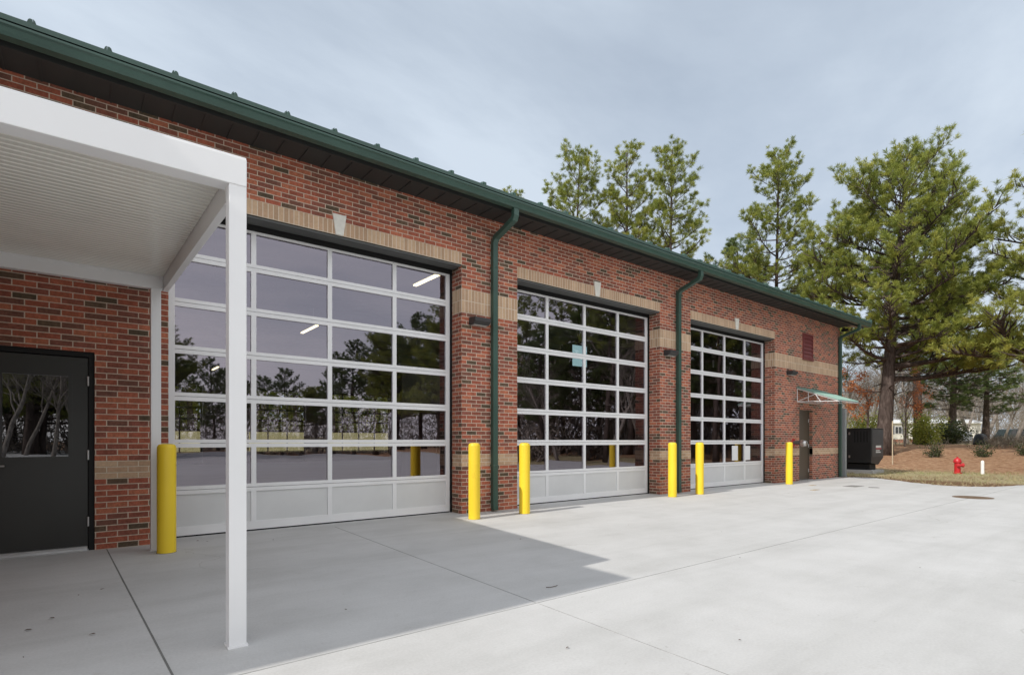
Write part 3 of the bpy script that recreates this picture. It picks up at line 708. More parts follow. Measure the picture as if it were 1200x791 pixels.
# ------------------------------------------------------------------ bollards
def make_bollard():
    r = empty('bollard')
    b = MB(); b.lathe([(.094, 0), (.094, 1.165), (.090, 1.19), (.078, 1.207), (.05, 1.216), (.012, 1.218)], n=32); o = b.build('sleeve', M['yellow'], r); sharp_smooth(o, 30)
    k = MB(); k.lathe([(.098, 0), (.098, .004)], n=32); o = k.build('caulk_ring', M['irongrey'], r)
    return r
bs = [((-.087, -.66), 'shaded yellow bollard beside the white canopy wall post'),
      ((4.10, -.63), 'yellow bollard standing in front of the first green downspout pier at its left edge'),
      ((5.16, -.61), 'yellow bollard at the near edge of the second garage door'),
      ((9.53, -.50), 'yellow bollard at the far edge of the second garage door'),
      ((10.56, -.52), 'yellow bollard at the near edge of the farthest garage door'),
      ((15.23, -.42), 'farthest yellow bollard, between the last garage door and the brown door')]
b0 = make_bollard()
for i, ((x, y), lab) in enumerate(bs):
    o = b0 if i == 0 else copy_tree(b0)
    o.location = (x, y, 0); tag(o, lab, 'bollard', 'yellow bollards along the garage doors')

# ------------------------------------------------------------------ wall lights
def make_light():
    r = empty('wall_light')
    b = MB(); b.prism([(0, -.075), (-.13, -.075), (-.20, -.02), (-.20, .04), (-.03, .055), (0, .055)], 'x', -.165, .165); b.build('housing', M['lampbody'], r, bevel=.006)
    l = MB(); l.box(-.14, -.125, -.083, .14, -.02, -.074); l.build('lens', M['lens'], r)
    return r
l0 = make_light()
for i, (x, z, lab) in enumerate(((4.58, 3.325, 'dark bronze wall light on the pier right of the nearest garage door'), (10.05, 3.325, 'dark bronze wall light on the pier between the two farther garage doors'), (16.12, 3.325, 'small wall light above and left of the green awning'))):
    o = l0 if i == 0 else copy_tree(l0)
    o.location = (x, 0, z); tag(o, lab, 'wall light', 'wall lights on the brick piers')
# security camera under the eave corner
r = empty('security_camera', (19.93, -.10, 5.17)); tag(r, 'small black camera under the far corner of the eave', 'camera')
b = MB(); b.lathe([(.05, 0), (.055, -.02), (.03, -.03)][::-1], n=16); b.build('mount', M['black'], r)
b = MB(); b.lathe([(.045, -.13), (.05, -.12), (.05, .06), (.04, .07)], (0, 0, -.085), 16, 'y'); sharp_smooth(b.build('camera_body', M['black'], r))

# ------------------------------------------------------------------ door awning
aw = empty('door_awning', (17.3, 0, 2.7)); tag(aw, 'small green awning on white brackets over the brown side door', 'awning')
def awb(mb, name, mat, **k):
    o = mb.build(name, mat, None, **k); o.parent = aw; o.matrix_parent_inverse = Matrix.Translation((-17.3, 0, -2.7)); return o
ax0, ax1 = 16.62, 18.02
p = MB(); p.hexa([(ax0 - .03, -1.22, 2.445), (ax1 + .03, -1.22, 2.445), (ax1 + .03, -.0, 2.90), (ax0 - .03, -.0, 2.90)], [(ax0 - .03, -1.22, 2.462), (ax1 + .03, -1.22, 2.462), (ax1 + .03, -.0, 2.917), (ax0 - .03, -.0, 2.917)])
for k in range(8):
    X = ax0 - .02 + k * (ax1 - ax0 + .04) / 7 - .01
    p.hexa([(X, -1.21, 2.464), (X + .02, -1.21, 2.464), (X + .02, 0, 2.916), (X, 0, 2.916)], [(X + .004, -1.21, 2.484), (X + .016, -1.21, 2.484), (X + .016, 0, 2.936), (X + .004, 0, 2.936)])
awb(p, 'awning_panel', M['teal'])
for X in (ax0, ax1):
    f = MB(); t = .0095
    f.tube([(X, -.02, 2.46), (X, -.02, 2.88)], t, 8); f.tube([(X, -.02, 2.87), (X, -1.2, 2.43)], t * 1.2, 8); f.tube([(X, -.02, 2.47), (X, -1.2, 2.42)], t, 8)
    f.tube([(X, -.35, 2.46), (X, -.35, 2.74)], t * .8, 6); f.tube([(X, -.02, 2.47), (X, -.55, 2.67)], t * .8, 6); f.tube([(X, -.7, 2.45), (X, -.55, 2.67)], t * .8, 6)
    awb(f, 'bracket', M['white'])
f = MB(); f.tube([(ax0, -1.2, 2.425), (ax1, -1.2, 2.425)], .012, 8); awb(f, 'front_rail', M['white'])
f = MB(); f.tube([(ax0, -.02, 2.465), (ax1, -.02, 2.465)], .009, 8); awb(f, 'wall_rail', M['white'])

# ------------------------------------------------------------------ fire department connection
r = empty('fire_hose_connection', (16.40, 0, 1.20)); tag(r, 'chrome capped hose connection on red plate beside the brown door', 'hose connection')
b = MB(); b.lathe([(.12, -.015), (.12, 0)], (0, 0, 0), 24, 'y'); b.build('wall_plate', M['red'], r)
b = MB(); b.lathe([(.065, -.23), (.07, -.2), (.06, -.16), (.055, 0)], (0, 0, 0), 20, 'y'); sharp_smooth(b.build('pipe', M['darksteel'], r))
b = MB(); b.lathe([(.02, -.40), (.07, -.395), (.095, -.36), (.10, -.30), (.10, -.24), (.07, -.232)], (0, 0, -.02), 24, 'y')
for k in range(3):
    a = 2.1 * k; b.box(math.cos(a) * .10 - .02, -.33, math.sin(a) * .10 - .04, math.cos(a) * .10 + .02, -.28, math.sin(a) * .10)
sharp_smooth(b.build('cap', M['chrome'], r))

# ------------------------------------------------------------------ things on / behind the glass
def card(name, x0, x1, z0, z1, y, mat, lab, cat):
    b = MB(); b.box(x0, y, z0, x1, y + .004, z1); o = b.build(name, mat); tag(o, lab, cat); return o
M['screen'] = emis('lit_pale_blue_screen', (.50, .80, .84), .85)
r = empty('status_screen', (7.575, .46, 3.07)); tag(r, 'lit pale blue screen hanging inside the second garage door', 'screen')
b = MB(); b.box(-.235, .0, -.24, .235, .04, .245); b.box(-.02, .01, .245, .02, .03, 2.2); b.build('screen_case', M['black'], r)
b = MB(); b.box(-.215, -.004, -.22, .215, -.001, .225); b.build('display', M['screen'], r)
o = card('paper_tag', 12.54, 12.62, 3.24, 3.44, .368, M['paper'], 'small white tag inside the upper glass of the farthest garage door', 'tag')
def wall_at(px, y):
    u = (px - 600) / FPX; t = (y - CY) / (cs - u * sn); return CX + t * (sn + u * cs)
for p0, p1, z1, lab in ((857.8, 864.6, 1.115, 'white paper sheet on the bottom glass of the farthest door, left of the mullion'), (872.0, 879.0, 1.11, 'white paper sheet on the bottom glass of the farthest door, right of the mullion')):
    o = card('paper_sheet', wall_at(p0, .352), wall_at(p1, .352), .70, z1, .350, M['paper'], lab, 'paper'); o['group'] = 'paper sheets on the farthest door glass'
for i, (x, y, on) in enumerate(((5.42, 3.05, 1), (5.1, 10.6, 1), (4.5, 23.5, 1))):
    r = empty('strip_light', (x, y, 4.98)); tag(r, ['lit strip light just inside the nearest door, top corner pane', 'lit strip light hanging mid bay behind the nearest door', 'lit strip light near the back of the first bay', 'lit strip light deep behind the farthest garage door'][i], 'strip light', 'strip lights hanging in the bays')
    b = MB(); b.box(-.06, -.8, 0, .06, .8, .06); b.tube([(0, -.4, .06), (0, -.4, .62)], .006, 5); b.tube([(0, .4, .06), (0, .4, .62)], .006, 5); b.build('housing', M['white'], r)
    b = MB(); b.tube([(-.028, -.78, -.02), (-.028, .78, -.02)], .018, 8); b.tube([(.028, -.78, -.02), (.028, .78, -.02)], .018, 8); b.build('tube', M['tube'], r)

r = empty('tool_cabinet', (6.05, 4.1, .006)); tag(r, 'tall dark steel cabinet inside the bay behind the nearest brick pier', 'cabinet')
b = MB(); b.box(-.42, -.25, .08, .42, .25, 1.95); b.build('cabinet_body', M['darksteel'], r, bevel=.01)
for sgn in (-1, 1):
    b = MB(); b.box(sgn * .215 - .20, -.262, .12, sgn * .215 + .20, -.251, 1.91); d_ = b.build('cabinet_door', M['gen2'], r); b = MB(); b.box(sgn * .05 - .01, -.285, .95, sgn * .05 + .01, -.262, 1.15); b.build('handle', M['alu'], d_)
b = MB(); b.box(-.40, -.22, 0, .40, .22, .08); b.build('plinth', M['black'], r)
r = empty('wall_panel', (6.0, 4.6, .006)); tag(r, 'pale grey partition panel standing behind the dark steel cabinet', 'panel')
b = MB(); b.box(-.55, -.03, .05, .55, .03, 3.1); b.build('board', M['greybox'], r); b = MB(); b.box(-.5, -.25, 0, -.4, .25, .05); b.box(.4, -.25, 0, .5, .25, .05); b.build('foot', M['black'], r)

# ------------------------------------------------------------------ lids and covers in the pavement
def disc(name, px, py, rad, mat, lab, cat, sq=None):
    x, y = gnd(px, py); b = MB()
    if sq: b.box(x - sq[0], y - sq[1], -.02, x + sq[0], y + sq[1], .006)
    else:
        b.lathe([(rad, -.02), (rad, .006), (rad * .93, .008), (rad * .90, .005), (.02, .006)], (x, y, 0), 32)
    o = b.build(name, mat); tag(o, lab, cat); return o
disc('manhole_cover', 1140, 582.8, .36, M['rust'], 'round rusty brown manhole cover in the pale concrete', 'manhole')
disc('drain_cover', 1000, 569.6, .30, M['irongrey'], 'long grey cover flush in the concrete near the building corner', 'drain cover', (.30, .16))
disc('drain_cover', 1024, 571.2, .13, M['irongrey'], 'small round grey cover beside the long grey cover', 'drain cover')
disc('valve_lid', 952, 568.6, .1, M['tanlid'], 'tan valve lid in the concrete, the farther of two near the brown door', 'valve lid', (.14, .05))
disc('valve_lid', 955, 574.0, .1, M['tanlid'], 'tan valve lid in the concrete, the nearer of two near the brown door', 'valve lid', (.16, .06))

# ------------------------------------------------------------------ generator
gx0, gx1, gy0, gy1 = 23.55, 24.85, .27, 3.4
ge = empty('generator', (24.3, 2, 0)); tag(ge, 'black standby generator cabinet on a pad beyond the building corner', 'generator')
def geb(mb, name, mat, **k):
    o = mb.build(name, mat, None, **k); o.parent = ge; o.matrix_parent_inverse = Matrix.Translation((-24.3, -2, 0)); return o
b = MB(); b.prism([(gx0, .38), (gx1 - .55, .30), (gx1, .58), (gx1, 1.73), (gx0, 1.73)], 'y', gy0, gy1); b.box(gx0 - .02, gy0 - .02, 1.731, gx1 + .02, gy1 + .02, 1.76); geb(b, 'cabinet', M['gen'], bevel=.012)
b = MB(); b.box(gx0 + .06, gy0 + .08, .10, gx1 - .6, gy1 - .1, .33); geb(b, 'base_frame', M['black'])
b = MB(); b.box(gx0 - .2, gy0 - .12, -.05, gx1 - .3, gy1 + .3, .10); geb(b, 'concrete_pad', M['concrete'])
b = MB()
for k in range(5): b.box(gx0 - .012, gy0 + .12 + k * .11, 1.2, gx0 + .0, gy0 + .155 + k * .11, 1.64)
for k in range(4): b.box(gx0 - .008, gy0 + .12 + k * .11 + .05, 1.2, gx0 + .0, gy0 + .17 + k * .11, 1.64)
geb(b, 'side_louvers', M['black'])
b = MB(); b.box(gx0 + .06, gy0 - .012, .62, gx1 - .06, gy0 - .001, 1.70)
for k in range(7): b.box(gx0 + .12, gy0 - .022, 1.15 + k * .075, gx1 - .12, gy0 - .012, 1.185 + k * .075)
geb(b, 'end_panel', M['gen2'])
b = MB(); b.box(gx0 + .45, gy0 - .016, .98, gx0 + 1.0, gy0 - .0125, 1.07); b.box(gx0 + .45, gy0 - .016, .78, gx0 + .95, gy0 - .0125, .82); b.box(gx0 + .45, gy0 - .016, .85, gx0 + .85, gy0 - .0125, .885); geb(b, 'white_decal', M['paper'])
b = MB(); b.box(gx0 + .45, gy0 - .0155, .925, gx0 + 1.05, gy0 - .0125, .965); geb(b, 'red_decal', M['red'])
for z in (1.55, .62):
    b = MB(); b.box(gx0 - .025, gy0 + .75, z - .05, gx0, gy0 + .80, z + .05); geb(b, 'latch', M['alu'])
# grey post standing at the building corner
b = MB(); b.box(20.06, -.10, 0, 20.18, .02, 2.36); b.box(20.05, -.11, 2.36, 20.19, .03, 2.375); b.box(20.04, -.12, 0, 20.20, .04, .02)
o = b.build('grey_post', M['greypipe'], bevel=.004); tag(o, 'slim grey square post just past the last green downspout', 'post')

# ------------------------------------------------------------------ hydrant, white pipe, stake
hx, hy = 26.1, -1.85
r = empty('fire_hydrant', (hx, hy, gz(hx, hy) - .03), R(25)); tag(r, 'short red fire hydrant at the foot of the straw bank', 'hydrant')
b = MB(); b.lathe([(.15, 0), (.15, .03), (.105, .035), (.10, .22), (.10, .42), (.135, .425), (.135, .455), (.115, .46)], n=24); sharp_smooth(b.build('barrel', M['red'], r))
b = MB(); b.lathe([(.135, .461), (.13, .49), (.12, .54), (.09, .585), (.05, .605), (.03, .61), (.03, .65), (.01, .655)], n=24); sharp_smooth(b.build('bonnet', M['red'], r))
for a, rad in ((0, .06), (180, .06), (-90, .085)):
    b = MB(); b.lathe([(rad * .8, .08), (rad * .8, .15), (rad, .152), (rad, .195), (rad * .4, .2), (rad * .4, .225)], (0, 0, 0), 16, 'x'); b.tf(Matrix.Translation((0, 0, .33)) @ Matrix.Rotation(R(a), 4, 'Z')); sharp_smooth(b.build('nozzle', M['red'], r))
b = MB(); b.lathe([(.055, -.03), (.055, .42), (.05, .46), (.03, .49), (.006, .50)], (26.15, -2.6, gz(26.15, -2.6)), 18); o = b.build('white_marker_pipe', M['whitepvc']); sharp_smooth(o); tag(o, 'short white round topped pipe standing right of the hydrant', 'pipe')
X, Y = at(1046, 26.5); b = MB(); b.box(X - .022, Y - .022, gz(X, Y) - .05, X + .022, Y + .022, gz(X, Y) + 2.1); o = b.build('wooden_stake', M['wood']); tag(o, 'thin pale wooden stake in the straw bank behind the generator', 'stake')

# ------------------------------------------------------------------ far house, car, odds and ends
X, Y = at(1040, 76); hg = gz(X, Y)
hr = empty('mobile_home', (X, Y, .98), math.atan2(-(sn * 1.0), cs)); tag(hr, 'long low cream mobile home with white roof behind the tree trunks', 'house')
b = MB(); b.box(0, 0, .5, 13, 4, 2.7); b.build('wall', M['housewall'], hr)
b = MB(); b.box(.05, .05, -.6, 12.95, 3.95, .5); b.build('brick_skirting', M['brick'], hr)
b = MB(); b.hexa([(-.3, -.3, 2.7), (13.3, -.3, 2.7), (13.3, 4.3, 2.7), (-.3, 4.3, 2.7)], [(-.3, -.3, 2.86), (13.3, -.3, 2.86), (13.3, 4.3, 2.86), (-.3, 4.3, 2.86)]); b.add([(-.3, -.3, 2.86), (13.3, -.3, 2.86), (13.3, 2, 3.35), (-.3, 2, 3.35), (13.3, 4.3, 2.86), (-.3, 4.3, 2.86)], [(0, 1, 2, 3), (3, 2, 4, 5), (0, 3, 5), (1, 4, 2)]); b.build('roof', M['houseroof'], hr)
for wx in (1.0, 5.2, 8.8):
    b = MB(); b.box(wx, -.05, 1.25, wx + 1.0, 0, 2.3); f = b.build('window', M['houseroof'], hr)
    b = MB(); b.box(wx + .06, -.06, 1.31, wx + .47, -.05, 2.24); b.box(wx + .53, -.06, 1.31, wx + .94, -.05, 2.24); b.build('pane', M['glassdark'], f)
    for q in (wx - .35, wx + 1.04):
        b = MB(); b.box(q, -.04, 1.22, q + .31, 0, 2.33); b.build('shutter', M['shutter'], hr)

def car():
    X, Y = at(1190, 70); r = empty('parked_suv', (X, Y, gz(X, Y) - .02), math.atan2(-sn, cs) + R(8)); tag(r, 'dark green sport utility vehicle parked behind the dry brush', 'car')
    b = MB(); bodyp = [(-2.2, .38), (-2.25, .8), (-2.15, 1.05), (-1.95, 1.12), (-1.55, 1.72), (-1.2, 1.8), (.35, 1.78), (.95, 1.2), (1.0, 1.12), (2.0, 1.0), (2.2, .85), (2.22, .45), (1.9, .36), (1.75, .62), (1.45, .74), (1.12, .62), (1.0, .34), (-.95, .34), (-1.08, .62), (-1.4, .74), (-1.72, .62), (-1.85, .38)]
    b.prism(bodyp, 'y', -.86, .86); b.build('body', M['carpaint'], r, bevel=.04)
    b = MB()
    for s in (-1, 1):
        for q in ([(-1.75, 1.14), (-1.42, 1.68), (-.95, 1.70), (-.95, 1.14)], [(-.88, 1.14), (-.88, 1.70), (-.15, 1.70), (-.15, 1.14)], [(-.08, 1.14), (-.08, 1.70), (.30, 1.68), (.80, 1.2), (.75, 1.14)]):
            b.prism(q, 'y', s * .862, s * .872)
    b.build('window', M['glassdark'], r)
    b = MB(); b.hexa([(1.0, -.72, 1.17), (1.0, .72, 1.17), (.99, .72, 1.18), (.99, -.72, 1.18)], [(.42, -.66, 1.74), (.42, .66, 1.74), (.40, .66, 1.74), (.40, -.66, 1.74)]); b.build('windscreen', M['glassdark'], r)
    for x in (-1.4, 1.43):
        for s in (-1, 1):
            b = MB(); b.lathe([(.20, -.11), (.34, -.10), (.36, -.06), (.36, .06), (.34, .10), (.20, .11)], (x, s * .76, .36), 24, 'y'); wv = b.build('wheel', M['tyre'], r)
            b = MB(); b.lathe([(.21, -.005), (.2, .01), (.05, .02)], (x, s * .76 + (.112 if s > 0 else -.135), .36), 20, 'y'); b.build('rim', M['alu'], wv)
    for s in (-1, 1):
        b = MB(); b.lathe([(.10, 0), (.10, .03), (.06, .04)], (2.19, s * .6, .78), 16, 'x'); b.build('headlight', M['lens'], r)
car()
X, Y = at(1149, 38); r = empty('covered_grill', (X, Y, gz(X, Y) - .03)); r.scale = (.72, .72, .74); tag(r, 'dark cloth covered hump standing left of the dry brush', 'covered object')
b = MB(); rr = random.Random(4)
prof = [(.66, 0), (.68, .2), (.64, .45), (.6, .7), (.5, .92), (.3, 1.05), (.05, 1.08)]
b.lathe(prof, n=28); b.v = [(x * (1 + .10 * math.sin(5 * math.atan2(y, x) + 3 * z)), y * .8 * (1 + .08 * math.sin(7 * math.atan2(y, x) + z)), z) for x, y, z in b.v]
b.build('cover', M['tarp'], r, smooth=True)
b = MB(); b.tube([(-.3, -.25, .02), (-.3, -.25, -.0), (.3, .25, 0)], .03, 6); b.build('foot_frame', M['black'], r)
X, Y = at(1129, 60); r = empty('utility_box', (X, Y, gz(X, Y) - .02), math.atan2(-sn, cs)); tag(r, 'pale grey metal box beyond the yellow green bush', 'box')
b = MB(); b.box(-.62, -.4, .28, .62, .4, 1.15); b.hexa([(-.66, -.45, 1.152), (.66, -.45, 1.152), (.66, .45, 1.152), (-.66, .45, 1.152)], [(-.62, -.4, 1.2), (.62, -.4, 1.2), (.62, .4, 1.26), (-.62, .4, 1.26)]); b.build('box_body', M['greybox'], r, bevel=.01)
b = MB(); b.box(-.55, -.34, 0, .55, .34, .278); b.build('plinth', M['black'], r)

# ------------------------------------------------------------------ vegetation
def mesh_np(name, verts, tris, tint=None, mat=None):
    verts = np.asarray(verts, dtype=np.float32); tris = np.asarray(tris, dtype=np.int32)
    me = bpy.data.meshes.new(name); me.vertices.add(len(verts)); me.vertices.foreach_set('co', verts.ravel())
    k = tris.shape[1]; me.loops.add(tris.size); me.loops.foreach_set('vertex_index', tris.ravel())
    me.polygons.add(len(tris)); me.polygons.foreach_set('loop_start', np.arange(0, tris.size, k, dtype=np.int32))
    try: me.polygons.foreach_set('loop_total', np.full(len(tris), k, dtype=np.int32))
    except Exception: pass
    if tint is not None:
        a = me.attributes.new('tint', 'FLOAT', 'POINT'); a.data.foreach_set('value', np.asarray(tint, dtype=np.float32))
    me.update(calc_edges=True); me.validate()
    if mat: me.materials.append(mat)
    return me

def tufts(points, dirs, rng, nb=22, ln=(.2, .34), wd=.015, spread=1.1, tint_mu=.45):
    """needle sprays: thin triangles radiating from twig ends"""
    P = np.repeat(np.asarray(points), nb, 0); D = np.repeat(np.asarray(dirs), nb, 0); m = len(P)
    J = rng.normal(size=(m, 3)); J /= np.linalg.norm(J, axis=1, keepdims=True)
    V = D + J * spread * rng.uniform(.5, 1.0, (m, 1)); V /= np.linalg.norm(V, axis=1, keepdims=True)
    l = rng.uniform(ln[0], ln[1], (m, 1)); S = np.cross(V, rng.normal(size=(m, 3))); S /= np.linalg.norm(S, axis=1, keepdims=True) + 1e-9
    base = P + D * rng.uniform(-.12, .05, (m, 1))
    tip = base + V * l; tip[:, 2] -= l[:, 0] * .10
    mid = base + V * l * .55
    v = np.stack([base - S * wd * .4, mid + S * wd, tip, mid - S * wd], 1).reshape(-1, 3)
    q = np.arange(m * 4).reshape(-1, 4)
    t = np.clip(np.repeat(rng.normal(tint_mu, .17, len(points)), nb * 4), 0, 1)
    return v, q, t

def limb_path(p0, d0, length, n, curve, rng, wob=.12):
    pts = [Vector(p0)]; d = Vector(d0).normalized(); st = length / n
    for i in range(n):
        d = (d + Vector((rng.normal() * wob, rng.normal() * wob, rng.normal() * wob * .7 + curve / n))).normalized()
        pts.append(pts[-1] + d * st)
    return pts

def pine_meshes(name, seed, H, trunk_r, base_frac, prof, lean=(0, 0), nlimb=56, ntw=11, extra=(), mat=None, nb=20, tint=.45, fork=None, wd=.015, dead=6, ln=(.2, .34)):
    rng = np.random.default_rng(seed); mb = MB(); pts = []; dirs = []
    NT = 14; tp = []
    for i in range(NT + 1):
        t = i / NT
        tp.append(Vector((lean[0] * t ** 1.3 + .18 * math.sin(3.1 * t + seed), lean[1] * t ** 1.3 + .15 * math.sin(2.3 * t + seed * 2), H * t * .985)))
    tr = [trunk_r * (1.25 - .25 * min(1, t * 14)) * (1 - .93 * t ** .9) + .02 for t in [i / NT for i in range(NT + 1)]]
    mb.tube(tp, tr, 10)
    def trunk_at(t):
        f = t * NT; i = min(NT - 1, int(f)); return tp[i].lerp(tp[i + 1], f - i), tr[i] + (tr[i + 1] - tr[i]) * (f - i)
    def dress(path, length, r0, tw, foliage=True):
        n = len(path) - 1
        for k in range(tw):
            f = .30 + .70 * (k + rng.uniform(.1, .9)) / tw; j = min(n - 1, int(f * n)); p = path[j].lerp(path[j + 1], f * n - j)
            d = (path[j + 1] - path[j]).normalized(); side = d.cross(Vector((0, 0, 1)))
            if side.length < .1: side = Vector((1, 0, 0))
            side.normalize(); sgn = 1 if k % 2 else -1
            dd = (d * rng.uniform(.4, 1.0) + side * sgn * rng.uniform(.3, 1.0) + Vector((0, 0, rng.uniform(-.05, .75)))).normalized()
            L2 = (length * .30 * (1.25 - f * .7) + .25) * rng.uniform(.6, 1.25)
            pp = limb_path(p, dd, L2, 3, .35, rng, .14); mb.tube(pp, [max(.007, r0 * .35), r0 * .22 + .004, .007, .005], 4, False)
            if foliage:
                nt_ = max(2, int(L2 * 3.1))
                for q in range(nt_):
                    f2 = 1 - q / nt_ * .62; jj = min(2, int(f2 * 3)); b = pp[jj].lerp(pp[min(3, jj + 1)], f2 * 3 - jj) if f2 < 1 else pp[3]
                    dv = (pp[min(3, jj + 1)] - pp[jj]).normalized() if jj < 3 else dd
                    off = Vector(rng.normal(size=3)) * (.13 if q else .02)
                    tw_d = (dv * .8 + off * 2.0 + Vector((0, 0, .35))).normalized()
                    pts.append(b + off); dirs.append(tw_d)
        if foliage:
            pts.append(path[-1]); dirs.append(((path[-1] - path[-2]).normalized() + Vector((0, 0, .4))).normalized())
    for i in range(nlimb):
        t = base_frac + (1 - base_frac) * ((i + rng.uniform(-.3, .3)) / nlimb); t = max(base_frac, min(.985, t)); tt = (t - base_frac) / (1 - base_frac)
        p, rad = trunk_at(t); az = i * 2.39996 + rng.uniform(-.4, .4)
        Lm = prof(tt, az) * rng.uniform(.72, 1.12)
        el = -.10 + .80 * tt ** 1.3 + rng.uniform(-.2, .2)
        d = Vector((math.cos(az) * math.cos(el), math.sin(az) * math.cos(el), math.sin(el)))
        path = limb_path(p, d, Lm, 6, .45, rng, .10); r0 = min(rad * .55, .02 + .020 * Lm)
        mb.tube(path, [r0 * (1 - k / 6.6) for k in range(7)], 6, False); dress(path, Lm, r0, max(4, int(ntw * Lm / 3.5)))
    for (t, az, el, Lm, cv) in extra:
        p, rad = trunk_at(t); d = Vector((math.cos(az) * math.cos(el), math.sin(az) * math.cos(el), math.sin(el)))
        path = limb_path(p, d, Lm, 8, cv, rng, .09); r0 = min(rad * .6, .03 + .024 * Lm)
        mb.tube(path, [r0 * (1 - k / 9) for k in range(9)], 7, False); dress(path, Lm, r0, int(ntw * Lm / 3.0))
    for k in range(dead):   # bare dead limbs below the crown
        t = base_frac * rng.uniform(.55, 1.0); p, rad = trunk_at(t); az = rng.uniform(0, 6.28); Lm = rng.uniform(.8, 2.6)
        path = limb_path(p, (math.cos(az), math.sin(az), rng.uniform(-.2, .2)), Lm, 5, .1, rng, .2); mb.tube(path, [.045 * (1 - j / 6) + .006 for j in range(6)], 5, False)
        dress(path, Lm * .8, .03, 4, False)
    v, q, tn = tufts([tuple(p) for p in pts], [tuple(d) for d in dirs], rng, nb, ln, wd, 1.15, tint)
    crown = mesh_np(name + '_crown', v, q, tn, mat or M['needle'])
    tm = bpy.data.meshes.new(name + '_trunk'); tm.from_pydata(mb.v, [], mb.f); tm.update(); tm.materials.append(M['bark'])
    for pl in tm.polygons: pl.use_smooth = True
    return tm, crown

def tree(name, meshes, loc, rz=0, sc=1, label=None, cat='tree', group=None):
    r = empty(name, loc, rz); r.scale = (sc,) * 3 if not isinstance(sc, tuple) else sc; tag(r, label, cat, group)
    for nm, me in zip(('trunk', 'crown'), meshes):
        if me is None: continue
        o = bpy.data.objects.new(nm, me); COL.objects.link(o); o.parent = r
    return r

slim = lambda t, az: 3.0 * (max(0, 1 - t ** 2.6) ** .6) * (.55 + .45 * min(1, t * 4)) * (1 + .28 * math.sin(2.1 * az + 9 * t)) + .45
broad = lambda t, az: 5.0 * (max(0.02, 1 - (max(0, t - .28) / .72) ** 2) ** .55) * (1 if t > .28 else .62 + 1.3 * t) + .35
RIGHT = Vector((cs, -sn)); azR = math.atan2(-sn, cs)
# the big pine right of the building
bigm = pine_meshes('big_pine', 21, 17.0, .43, .33, broad, (RIGHT.x * 1.7, RIGHT.y * 1.7), 80, 16,
                   extra=[(.27, azR + .15, .06, 7.2, .25), (.31, azR - .35, .12, 6.8, .2), (.30, azR + .9, .2, 5.0, .4), (.35, azR + .0, .35, 6.2, .3), (.34, azR + 3.4, .05, 4.0, .3), (.42, azR - .1, .25, 6.6, .35), (.38, azR - 1.2, .1, 4.5, .3)], nb=46, tint=.55, dead=12, wd=.0105, ln=(.20, .36))
X, Y = at(1031, 32); tree('pine_tree', bigm, (X, Y, gz(X, Y) - .1), 0, 1, 'largest pine, with a thick dark trunk and broad crown behind the black generator', 'tree')
slimA = pine_meshes('slim_pine', 5, 25.5, .26, .46, slim, (.5, .2), 56, 15, nb=40, tint=.5, wd=.0125, ln=(.24, .40))
slimB = pine_meshes('slim_pine_bright', 9, 25.5, .30, .40, lambda t, az: slim(t, az) * .95, (-.5, .3), 58, 16, nb=40, tint=.62, wd=.0125, ln=(.24, .40))
slimC = pine_meshes('slim_pine_loose', 17, 25.5, .27, .38, lambda t, az: slim(t, az) * 1.15, (.6, -.4), 60, 16, nb=40, tint=.5, wd=.0125, ln=(.24, .40))
midm = pine_meshes('mid_pine', 33, 19, .36, .30, lambda t, az: broad(t, az) * .72, (.5, -.4), 54, 14, nb=34, tint=.45, wd=.015, ln=(.24, .42), mat=M['needledark'])
def put(meshes, px, z, top, H, lab, rz=0, grp=None, nm='pine_tree'):
    X, Y = at(px, z); g0 = gz(X, Y); h = CZ + (YH - top) / FPX * z - g0; s = h / H
    return tree(nm, meshes, (X, Y, g0 - .1), rz, s, lab, 'tree', grp)
put(slimC, 668, 45, 163, 26.4, 'leftmost tall pine showing over the green roof, with a loose grey green crown', 0.4)
put(slimB, 731, 46, 163, 26.6, 'middle one of three tall pines over the roof, narrow bright green crown', 1.7)
put(slimA, 787, 44, 158, 26.6, 'rightmost of the three tall pines over the roof, narrow crown with pale stem', 3.6)
put(slimC, 910, 38, 168, 26.6, 'tall conical pine standing alone between the roof pines and the largest pine', 4.4)
put(slimA, 606, 48, 224, 25.5, 'pine with only its tip showing above the roof edge left of the others', 2.2)
put(midm, 858, 50, 284, 19, 'low pine crown just above the roof between the tall pines', .6)
put(midm, 958, 46, 300, 19, 'pine behind the roof end, left of the largest pine', 2.6)
# pine just outside the right edge whose boughs reach in
edge_m = pine_meshes('edge_pine', 51, 17.5, .38, .26, lambda t, az: broad(t, az) * .74, (0, 0), 56, 15, extra=[(.24, azR + 3.0, .02, 7.0, .2), (.27, azR + 3.5, .05, 5.6, .2), (.29, azR + 2.8, .1, 6.0, .2)], nb=42, tint=.70, wd=.0105, ln=(.20, .36))
X, Y = at(1262, 28); tree('pine_tree', edge_m, (X, Y, gz(X, Y) - .1), 0, 1, 'pine at the right border of the view with bright green boughs reaching in', 'tree')
X, Y = at(1075, 46); tree('pine_tree', midm, (X, Y, gz(X, Y) - .1), 4.0, (1.0, 1.0, 1.02), 'second pine trunk standing behind the yellow green bush', 'tree')
X, Y = at(1118, 52); tree('pine_tree', midm, (X, Y, gz(X, Y) - .1), 1.2, (1.05, 1.05, .62), 'dark low pine in front of the bare woods, right of the second trunk', 'tree')

X, Y = at(1152, 54); tree('pine_tree', midm, (X, Y, gz(X, Y) - .1), 5.2, (.95, .95, .55), 'low dark pine at the right, in front of the bare woods beyond the brush', 'tree')
